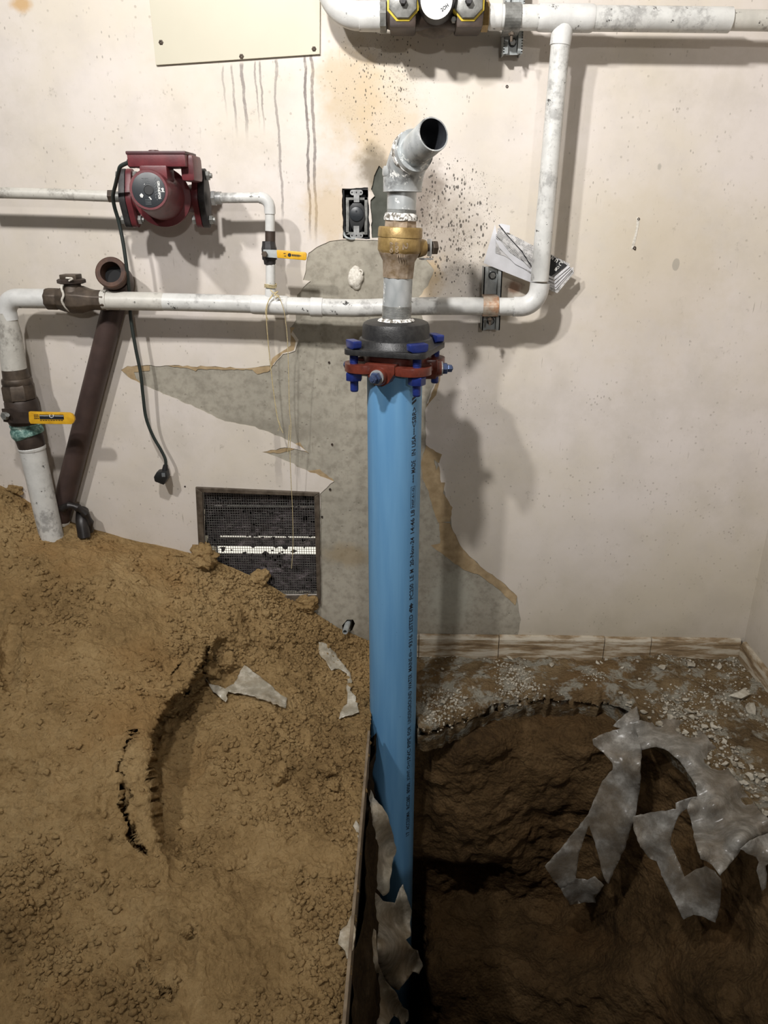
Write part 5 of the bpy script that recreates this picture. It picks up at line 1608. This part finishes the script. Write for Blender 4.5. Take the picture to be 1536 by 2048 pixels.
def standpipe():
    """galvanised nipple, brass valve and open 45 degree elbow on top of the joint"""
    Y = RY0
    def a(x, y): return P(x, y, Y)
    root = thing('standpipe', 'galvanised pipe stack with brass ball valve and open elbow on top', 'valve', a(793, 640))
    s = S(a(795, 560))
    r2 = .0302
    g = G(); g.tube([a(792.5, 645), a(794.5, 600), a(796.5, 545)], r2, 36); g.build('nipple', M['galv'], root)
    g = G()
    for k in range(12):
        y = 612 + k * 2.3
        p = a(792.5 + (645 - y) * .044, y)
        g.lathe(p, (0.02, 0, 1), [(-.0009, r2), (0, r2 + .0011), (.0009, r2)], 36, False)
    g.build('thread', M['steel_dull'], root)
    g = G(); g.lathe(a(792.5, 641), (0, 0, 1), [(0, .040), (.003, .037), (.006, r2)], 30); g.build('sealant', M['dope'], root)
    ax = (a(804, 400) - a(794, 600)).normalized()
    # valve
    p0 = a(796, 556)
    h = lambda y: (a(796 + (556 - y) * .05, y) - p0).length
    g = G(); g.lathe(p0, ax, [(0, .030), (.001, .0325), (h(520) - .002, .0345), (h(520) + .004, .038), (h(507), .043), (h(505), .0435)], 10, rot=.3); vb = g.build('valve_inlet', M['brass_worn'], root)
    g = G(); g.lathe(p0 + ax * h(513), ax, [(0, .036), (h(502) - h(513), .0442), (h(499) - h(513), .0448), (h(478) - h(513), .0448), (h(475) - h(513), .0440), (h(474.5) - h(513), .0456), (h(457) - h(513), .0450), (h(454) - h(513), .0430), (h(453.8) - h(513), .03)], 48); body = g.build('valve_body', M['brass'], root)
    g = G(); g.lathe(p0 + ax * h(456), ax, [(0, .0345), (h(437) - h(456), .0335), (h(434) - h(456), .031)], 8, rot=.39); g.build('valve_hex', M['brass_worn'], root)
    g = G(); g.lathe(p0 + ax * h(441), ax, [(0, .0345), (.004, .0352), (.012, .0325), (.014, .0305)], 36); g.build('sealant', M['dope'], root)
    c = p0 + ax * h(492)
    g = G()
    tv = Vector((0, -.0453, 0))
    for t_, dx, dz, sx, sz in (('2', .012, .001, .013, .0115), ('600', -.0055, -.001, .020, .0075), ('600', -.0165, -.001, .020, .0075)):
        v, f = text_mesh(t_, bold=.02)
        lo, hi = v.min(0), v.max(0)
        vv = []
        for x, y, _ in v:
            # rows run downwards on the casting
            lx = (y - (lo[1] + hi[1]) / 2) / (hi[1] - lo[1]) * sz + dx
            lz = -((x - (lo[0] + hi[0]) / 2) / (hi[0] - lo[0])) * sx + dz
            an = lx / .045
            vv.append(c + Vector((math.sin(an) * .0452, -math.cos(an) * .0452, lz)))
        mesh_obj('cast_number', vv, f, M['brass_worn'], body, smooth=0)
    for k in range(4):
        an = (-.004 + k * .0045) / .045
        g = G(); g.box(c + Vector((math.sin(an) * .045, -math.cos(an) * .045, -.017)), (.0016, .0012, .0055)); g.build('cast_mark', M['brass_worn'], body, smooth=0)
    # stem on the right side
    sd = Vector((.93, .30, 0)).normalized()
    e = c + sd * .040 + Vector((0, 0, -.004))
    g = G(); g.lathe(e, sd, [(0, .020), (.010, .017), (.016, .015)], 22); g.build('stem_boss', M['brass'], root)
    g = G(); g.lathe(e + sd * .014, sd, [(0, .0075), (.024, .0075)], 14); hexnut(g, e + sd * .030, sd, .0145, .011, 6); stem = g.build('stem_nut', M['bronze'], root)
    g = G(); g.box(e + sd * .025, (.003, .022, .034), sd, Vector((-sd.y, sd.x, 0)), Vector((0, 0, 1))); g.box(e + sd * .018 + Vector((0, 0, -.022)), (.026, .018, .003), sd, Vector((-sd.y, sd.x, 0)), Vector((0, 0, 1))); g.build('lever_stop', M['steel'], root, bevel=.001)
    # upper nipple and elbow
    n0, n1 = a(802.5, 440), a(805, 350)
    g = G(); g.tube([n0, n1], .0293, 36); g.build('nipple', M['galv'], root)
    g = G()
    for k in range(5):
        for base, d0 in ((n0, .011), (n1, -.008)):
            g.lathe(base + ax * (d0 + k * .0021 * (1 if d0 > 0 else -1)), ax, [(-.0008, .0293), (0, .0303), (.0008, .0293)], 36, False)
    g.build('thread', M['steel_dull'], root)
    ce = a(806, 322)
    mouth = P(867, 268, RY0 - .115)
    dm = (mouth - ce).normalized()
    st = a(805.5, 352)
    arc = [st] + fillet(st, ce, ce + dm * .1, .075, 14) + [ce + dm * .042]
    g = G(); g.tube(arc, .0385, 40); g.build('elbow', M['galv'], root)
    g = G(); g.lathe(st - ax * .002, ax, [(-.004, .033), (0, .0395), (.004, .041), (.013, .041), (.018, .0385)], 40); g.build('elbow_band', M['galv'], root)
    g = G(); g.lathe(ce + dm * .032, dm, [(0, .0385), (.003, .0405), (.012, .0405), (.017, .034), (.018, .030)], 40); g.build('elbow_band', M['dope'], root)
    Lm = (mouth - ce).length
    g = G(); g.lathe(ce + dm * .045, dm, [(0, .0300), (Lm - .046, .0302), (Lm - .045, .0296), (Lm - .0452, .0272)], 44, cap=False); g.build('open_nipple', M['galv'], root)
    g = G(); g.lathe(ce + dm * .045, dm, [(Lm - .0452, .0272), (Lm - .05, .0264), (0.005, .026)], 44, cap=False); g.build('bore', M['pipe_inside'], root)
    g = G(); g.lathe(ce + dm * .055, dm, [(0, .026), (.001, .026)], 30); g.build('inside_shade', M['shade_black'], root)
standpipe()

# ================================================================== BOARD AND PLASTIC
def board():
    root = thing('thin_board', 'thin weathered board on edge holding back the soil left of the blue pipe', 'board', (board_a + board_b) / 2 + Vector((0, 0, -.3)))
    sd = Vector((-bdir.y, bdir.x, 0))
    L = (board_b - board_a).length
    up = Vector((0, 0, 1))
    g = G(); g.box((board_a + board_b) / 2 + up * -.16, (L, .006, .36), bdir, sd, up); g.build('board_sheet', M['wood'], root, smooth=0, bevel=.001)
board()

def film(name, outline, depth, parent, seed, wr=.004, step=7, thick=.0012, rough=1.2, mat_=None):
    """torn plastic film: outline of (x, y) pixels, depth(x, y) gives a world point"""
    ol = rough_poly(outline, step, rough, seed)
    xs, ys = [p[0] for p in ol], [p[1] for p in ol]
    pts = [Vector(p) for p in ol]
    n = len(ol)
    es = [(i, (i + 1) % n) for i in range(n)]
    y = min(ys)
    while y < max(ys):
        x = min(xs)
        while x < max(xs):
            xx, yy = x + random.uniform(-2, 2), y + random.uniform(-2, 2)
            if inside(ol, xx, yy): pts.append(Vector((xx, yy)))
            x += step
        y += step
    vv, ee, ff, *_ = delaunay_2d_cdt(pts, es, [], 0, 1e-4)
    tri = [t for t in ff if inside(ol, sum(vv[i].x for i in t) / 3, sum(vv[i].y for i in t) / 3)]
    w = np.array([tuple(depth(p.x, p.y)) for p in vv])
    to = np.array(CAM) - w; to /= np.linalg.norm(to, axis=1, keepdims=True)
    nn = np.array([0, -.75, .65])
    w = w + nn * (wr * fbm(w, 14, 4, seed) + wr * .5 * vnoise(w, 45, seed + 2))[:, None]
    b = w - nn * thick
    m = len(w)
    f = []
    cnt = set()
    for t in tri:
        a_, b_, c_ = t
        if np.cross(w[b_] - w[a_], w[c_] - w[a_]) @ to[a_] < 0: a_, c_ = c_, a_
        f.append((a_, b_, c_)); f.append((c_ + m, b_ + m, a_ + m))
        for e in ((a_, b_), (b_, c_), (c_, a_)): cnt.add(e)
    for (p_, q_) in list(cnt):
        if (q_, p_) not in cnt: f.append((q_, p_, p_ + m, q_ + m))
    return mesh_obj(name, np.concatenate([w, b]), f, mat_ or M['plastic'], parent, smooth=180)

def idw(ctrl):
    c = np.array(ctrl, float)
    def d(x, y):
        w = 1 / ((c[:, 0] - x) ** 2 + (c[:, 1] - y) ** 2 + 60) ** 1.3
        return P(x, y, float((w * c[:, 2]).sum() / w.sum()))
    return d

def plastics():
    root = thing('plastic_sheet', 'large torn sheet of clear plastic draped over the right rim of the pit', 'plastic sheet', PZ(1400, 1540, 0))
    s1 = [(1268, 1450), (1280, 1440), (1300, 1446), (1312, 1437), (1375, 1442), (1410, 1468), (1438, 1506), (1462, 1545), (1490, 1585), (1522, 1622), (1550, 1655), (1550, 1664), (1510, 1672), (1482, 1698), (1440, 1752), (1424, 1730), (1412, 1722), (1400, 1718), (1390, 1680), (1382, 1640), (1374, 1618), (1380, 1600), (1394, 1594), (1392, 1572), (1378, 1550), (1362, 1524), (1336, 1502), (1312, 1494), (1296, 1497), (1284, 1500)]
    film('draped_sheet', s1, idw([(1275, 1450, -.36), (1310, 1437, -.30), (1375, 1442, -.31), (1438, 1506, -.42), (1490, 1585, -.575), (1550, 1655, -.70), (1480, 1690, -.79), (1440, 1750, -.84), (1400, 1715, -.80), (1380, 1620, -.66), (1395, 1580, -.60), (1360, 1525, -.50), (1300, 1495, -.44), (1430, 1620, -.66)]), root, 201)
    s2 = [(1274, 1412), (1250, 1428), (1226, 1452), (1242, 1456), (1205, 1468), (1184, 1478), (1186, 1490), (1212, 1512), (1224, 1526), (1224, 1540), (1204, 1562), (1192, 1592), (1176, 1628), (1150, 1660), (1120, 1700), (1090, 1732), (1104, 1756), (1122, 1778), (1150, 1760), (1160, 1700), (1178, 1650), (1194, 1700), (1206, 1752), (1216, 1768), (1234, 1730), (1252, 1690), (1270, 1636), (1280, 1570), (1284, 1500), (1282, 1455)]
    film('hanging_strip', s2, idw([(1274, 1412, -.27), (1226, 1452, -.34), (1184, 1480, -.38), (1280, 1450, -.35), (1280, 1540, -.46), (1225, 1540, -.42), (1176, 1628, -.44), (1090, 1732, -.46), (1122, 1778, -.44), (1216, 1768, -.46), (1260, 1660, -.48)]), root, 202)
    s2b = [(1122, 1778), (1150, 1756), (1176, 1760), (1190, 1752), (1208, 1770), (1190, 1796), (1192, 1806), (1170, 1804), (1140, 1810)]
    film('hanging_strip', s2b, idw([(1122, 1778, -.44), (1208, 1770, -.45), (1170, 1804, -.42)]), root, 203)
    s3 = [(1395, 1593), (1372, 1598), (1352, 1606), (1352, 1618), (1310, 1624), (1266, 1632), (1268, 1660), (1280, 1694), (1298, 1716), (1312, 1722), (1328, 1762), (1346, 1796), (1368, 1840), (1388, 1830), (1412, 1836), (1432, 1846), (1440, 1816), (1444, 1790), (1442, 1758), (1430, 1742), (1412, 1732), (1392, 1738), (1370, 1754), (1356, 1722), (1342, 1690), (1344, 1668), (1354, 1642), (1364, 1624), (1380, 1614)]
    film('hanging_strip', s3, idw([(1395, 1593, -.62), (1266, 1632, -.58), (1298, 1716, -.62), (1342, 1690, -.64), (1370, 1754, -.68), (1368, 1840, -.70), (1432, 1846, -.72), (1440, 1760, -.74)]), root, 204)
    s4 = [(1556, 1660), (1520, 1672), (1500, 1680), (1480, 1698), (1492, 1706), (1512, 1714), (1518, 1724), (1514, 1742), (1520, 1768), (1524, 1782), (1532, 1776), (1534, 1754), (1532, 1732), (1556, 1712)]
    film('hanging_strip', s4, idw([(1556, 1660, -.78), (1480, 1698, -.84), (1524, 1782, -.84), (1556, 1712, -.84)]), root, 205)
    # film caught on the board left of the pipe
    root = thing('plastic_strip', 'ragged pale plastic strip hanging off the thin board beside the blue pipe', 'plastic sheet', PZ(735, 1700, 0))
    a1 = [(736, 1562), (748, 1596), (764, 1612), (776, 1632), (784, 1662), (793, 1702), (786, 1722), (782, 1750), (778, 1784), (766, 1792), (758, 1782), (744, 1764), (730, 1752), (716, 1738), (708, 1730), (712, 1700), (706, 1682), (690, 1676), (698, 1666), (716, 1676), (722, 1690), (728, 1640), (732, 1600)]
    film('strip', a1, idw([(736, 1562, -.52), (790, 1700, -.53), (770, 1790, -.62), (708, 1730, -.70), (690, 1676, -.64), (728, 1640, -.60)]), root, 211, .004, mat_=M['plastic_lightened'])
    a2 = [(740, 1770), (752, 1786), (766, 1802), (790, 1806), (796, 1786), (806, 1768), (814, 1792), (824, 1822), (820, 1846), (822, 1872), (812, 1880), (826, 1898), (836, 1902), (846, 1932), (838, 1948), (826, 1944), (812, 1962), (798, 1980), (784, 1974), (770, 1962), (756, 1934), (752, 1906), (756, 1866), (748, 1838), (736, 1816)]
    film('strip', a2, idw([(740, 1770, -.66), (806, 1768, -.52), (824, 1822, -.52), (846, 1932, -.56), (798, 1980, -.66), (752, 1906, -.76)]), root, 212, .004, mat_=M['plastic_lightened'])
    a3 = [(738, 1846), (752, 1862), (754, 1900), (758, 1932), (772, 1962), (790, 1982), (798, 2000), (806, 2014), (816, 2020), (817, 2040), (806, 2052), (796, 2036), (788, 2032), (778, 2048), (770, 2075), (742, 2075), (738, 2030), (728, 1990), (732, 1940), (730, 1890)]
    film('strip', a3, idw([(738, 1846, -.78), (772, 1962, -.76), (816, 2030, -.66), (760, 2060, -.88), (730, 1930, -.88)]), root, 213, .004, mat_=M['plastic_lightened'])
    a4 = [(712, 1640), (718, 1650), (722, 1668), (716, 1676), (712, 1662), (706, 1652)]
    film('strip', a4, lambda x, y: PZ(x, y, .03), root, 214, .003, mat_=M['plastic_lightened'])
    a5 = [(702, 1830), (712, 1858), (706, 1900), (694, 1918), (690, 1902), (676, 1888), (680, 1862), (694, 1850)]
    film('strip', a5, lambda x, y: PZ(x, y, .032), root, 215, .003, mat_=M['plastic_lightened'])
    # scraps lying on the heap
    def lay(x, y):
        p = on_mound(x, y); return Vector(p) + Vector((0, -.006, .010))
    root = thing('plastic_scrap', 'wide scrap of clear plastic under the overhanging soil bank', 'plastic sheet', lay(500, 1400))
    film('scrap', [(410, 1356), (424, 1372), (452, 1380), (470, 1372), (480, 1350), (490, 1334), (512, 1350), (534, 1366), (556, 1388), (576, 1400), (572, 1420), (560, 1416), (530, 1404), (490, 1392), (458, 1388), (453, 1408), (440, 1396), (424, 1382)], lay, root, 221, .006, 6, mat_=M['plastic_lightened'])
    root = thing('plastic_scrap', 'long curled scrap of clear plastic just left of the blue pipe', 'plastic sheet', lay(680, 1360))
    film('scrap', [(637, 1288), (652, 1290), (668, 1306), (684, 1328), (700, 1348), (706, 1366), (700, 1384), (712, 1396), (718, 1428), (704, 1434), (690, 1436), (678, 1442), (684, 1424), (694, 1410), (694, 1384), (694, 1350), (676, 1340), (664, 1344), (652, 1326), (640, 1312)], lay, root, 222, .006, 6, mat_=M['plastic_lightened'])
plastics()

# ================================================================== LOOSE CLODS AND CHIPS
def clod_mesh(seed, name, m_, squash=.75, lum=.35, sub=2, rough=.12):
    bm = bmesh.new()
    bmesh.ops.create_icosphere(bm, subdivisions=sub, radius=1.0)
    me = bpy.data.meshes.new(name)
    bm.to_mesh(me); bm.free()
    v = np.array([tuple(x.co) for x in me.vertices])
    d = 1 + lum * fbm(v + seed * 3.1, 1.1, 3, seed) + rough * (0.5 - worley(v + seed, 2.2, seed)) + rough * .5 * (0.5 - worley(v + seed, 5, seed + 1))
    v = v * d[:, None] * np.array([1, .85, squash])
    me.vertices.foreach_set('co', v.astype(np.float32).ravel())
    me.materials.append(m_)
    me.polygons.foreach_set('use_smooth', [True] * len(me.polygons))
    me.set_sharp_from_angle(angle=math.radians(38))
    me.update()
    return me

CL = [clod_mesh(k, 'soil_clod', M['soil']) for k in range(7)]
CB = [clod_mesh(20 + k, 'soil_clod', M['soil'], .8, .45, 4, .45) for k in range(6)]
CH = [clod_mesh(40 + k, 'concrete_chip', M['chip'], .5, .6, 1) for k in range(6)]

def drop(name, me, p, r, label, cat, group, sink=.35, flat=False):
    o = bpy.data.objects.new(name, me)
    COL.objects.link(o)
    o.location = Vector(p) + Vector((0, 0, r * (.75 - sink) if not flat else r * .2))
    o.scale = (r, r, r)
    o.rotation_euler = (random.uniform(-.4, .4), random.uniform(-.4, .4), random.uniform(0, 6.28))
    return tag(o, label, cat, group)

named = [(434, 1608, 19, 'single hard soil clod lying alone in the middle of the scooped hollow'),
         (412, 1128, 56, 'largest soil clod on the crest of the heap in front of the vent'),
         (520, 1168, 34, 'soil clod resting against the vent mesh'),
         (612, 1222, 46, 'pointed soil clod below the right corner of the vent frame'),
         (560, 1560, 44, 'broad crumbly clod among the lumps left of the blue pipe'),
         (655, 1548, 34, 'round clod close to the top end of the thin board'),
         (668, 1578, 30, 'flat clod just below the round one near the thin board'),
         (592, 1530, 26, 'clod above the broad crumbly one'),
         (36, 985, 26, 'clod on the top of the heap at the far left edge'),
         (375, 1870, 24, 'crumbly clod beside the shoe mark in the soil'),
         (286, 1982, 13, 'leftmost of the small pale clods at the bottom of the heap'),
         (312, 1992, 14, 'second of the small pale clods at the bottom of the heap'),
         (338, 1998, 15, 'third of the small pale clods at the bottom of the heap'),
         (352, 1978, 13, 'rightmost of the small pale clods at the bottom of the heap'),
         (424, 1352, 34, 'large clod hanging on the lip of the broken bank'),
         (455, 1335, 40, 'widest clod bulging from the lip of the broken bank'),
         (602, 1740, 14, 'dark little clod low on the slope toward the board'),
         (705, 1707, 9, 'round pebble of soil beside the plastic strip'),
         (535, 1292, 20, 'pale clod below the vent on the upper slope'),
         (690, 1945, 26, 'clod pressed against the thin board near the bottom')]
for k, (x, y, w, lab) in enumerate(named):
    p = on_mound(x, y)
    drop('soil_clod', CB[k % 6], p, .5 * w * S(p), lab, 'soil clod', 'loose soil clods on the heap', .12)

def scatter_px(n, fn, poly):
    out = []
    xs = [p[0] for p in poly]; ys = [p[1] for p in poly]
    while len(out) < n:
        x, y = random.uniform(min(xs), max(xs)), random.uniform(min(ys), max(ys))
        if inside(poly, x, y): out.append((x, y))
    return out
zones = [([(380, 1140), (470, 1150), (560, 1200), (640, 1250), (730, 1290), (730, 1440), (600, 1330), (480, 1240)], 90, (4, 14), 'small clod in the coarse lumps on the upper slope below the vent'),
         ([(460, 1430), (730, 1440), (725, 1600), (560, 1640), (400, 1560)], 60, (4, 14), 'small clod on the lumpy slope between the broken bank and the blue pipe'),
         ([(560, 1740), (690, 1790), (690, 1990), (620, 2040), (590, 1900)], 70, (4, 13), 'small clod in the band of crumbs along the lower part of the thin board'),
         ([(350, 1700), (450, 1640), (500, 1760), (430, 1860), (370, 1880)], 30, (3, 9), 'small clod below the end of the broken bank'),
         ([(0, 1250), (250, 1250), (280, 1900), (0, 2040)], 40, (3, 9), 'small clod on the smooth left face of the heap')]
for poly, n, (a_, b_), zl in zones:
    for x, y in scatter_px(n, None, poly):
        p = on_mound(x, y)
        drop('soil_clod', CL[random.randrange(7)], p, .5 * (a_ + (b_ - a_) * random.random() ** 2.2) * 1.3 * S(p), zl, 'soil clod', zl.replace('small clod', 'small clods'), .15)

def crumbs(name, n, pts, m_, rmin, rmax, label, cat, seed):
    r_ = np.random.default_rng(seed)
    ico = clod_mesh(seed, 'tmp', m_, .7, .5, 1)
    v0 = np.array([tuple(x.co) for x in ico.vertices]); f0 = np.array([tuple(p.vertices) for p in ico.polygons])
    idx = r_.integers(0, len(pts), n)
    V, Fc = [], []
    for k, i in enumerate(idx):
        a = r_.uniform(0, 6.28); c, s_ = math.cos(a), math.sin(a)
        r = rmin + (rmax - rmin) * r_.random() ** 3
        vv = v0 @ np.array([[c, s_, 0], [-s_, c, 0], [0, 0, 1]]) * r * np.array([1, .8 + .4 * r_.random(), 1])
        V.append(vv + pts[i] + np.array([0, 0, r * .25])); Fc.append(f0 + k * len(v0))
    o = mesh_obj(name, np.concatenate(V), np.concatenate(Fc), m_, None, 180)
    bpy.data.meshes.remove(ico)
    return tag(o, label, cat, kind='stuff')

mp = MOUND[8:].reshape(-1, 3)
mpx, mpy = MPX[8:].ravel(), MPY[8:].ravel()
dens = np.clip(.5 + 1.3 * vnoise(mp, 6, 301) + .5 * vnoise(mp, 18, 302), 0, 1) ** 1.5
dens += 1.0 * ((mpy < 1330) & (mpx > 330)) + .7 * ((mpx > 580) & (mpy > 1750)) 
keep = rng.random(len(mp)) < dens * .5
crumbs('soil_crumbs', 17000, mp[keep], M['soil'], .0010, .0075, 'countless crumbs of sandy soil strewn over the heap', 'soil', 303)

# pale chips of broken concrete on the floor right of the pipe
chips = [(1017, 1318, 16, 'white concrete chip at the wall above the pit, nearest the blue pipe'), (1102, 1332, 15, 'white concrete chip standing in the soil above the middle of the pit'), (1195, 1327, 11, 'small white chip lying by the skirting'), (1382, 1332, 22, 'largest pale chip on the right side of the floor'), (1324, 1338, 15, 'pale chip left of the largest one on the right'), (1438, 1334, 16, 'pale chip near the right wall corner'), (1478, 1396, 34, 'curled slab flake near the right wall'), (1500, 1420, 30, 'second slab flake by the right skirting'), (930, 1398, 14, 'chip perched on the rim next to the blue pipe'), (887, 1405, 12, 'lower chip on the rim next to the blue pipe'), (1240, 1388, 10, 'chip at the back rim of the pit'), (829, 2046, 12, None)]
for k, (x, y, w, lab) in enumerate(chips):
    if lab is None:
        continue
    p = on_floor(x, y)
    drop('concrete_chip', CH[k % 6], p, .5 * w * S(p), lab, 'rubble', 'concrete chips on the floor', .3)
poly = [(1190, 1400), (1290, 1410), (1370, 1400), (1430, 1450), (1536, 1560), (1536, 1640), (1480, 1590), (1400, 1510), (1330, 1460), (1270, 1420)]
for k, (x, y) in enumerate(scatter_px(150, None, poly)):
    p = on_floor(x, y)
    drop('concrete_chip', CH[random.randrange(6)], p, .5 * (4 + 16 * random.random() ** 2) * S(p), 'small grey chip in the rubble along the right rim of the pit', 'rubble', 'small rubble along the right rim', .2)
for k, (x, y) in enumerate(scatter_px(60, None, [(845, 1310), (1470, 1310), (1530, 1400), (1250, 1370), (845, 1420)])):
    p = on_floor(x, y)
    drop('concrete_chip', CH[random.randrange(6)], p, .5 * random.uniform(3, 9) * S(p), 'small pale chip strewn on the floor behind the pit', 'rubble', 'small chips behind the pit', .3)
fp = FLOOR[:-4].reshape(-1, 3)
fw = np.clip(.4 + 1.2 * vnoise(fp, 9, 401), 0, 1) * (fp[:, 0] > .06)
crumbs('rubble_grit', 3000, fp[rng.random(len(fp)) < fw * .5], M['chip'], .001, .005, 'pale grit and crumbs of broken concrete on the floor', 'rubble', 404)
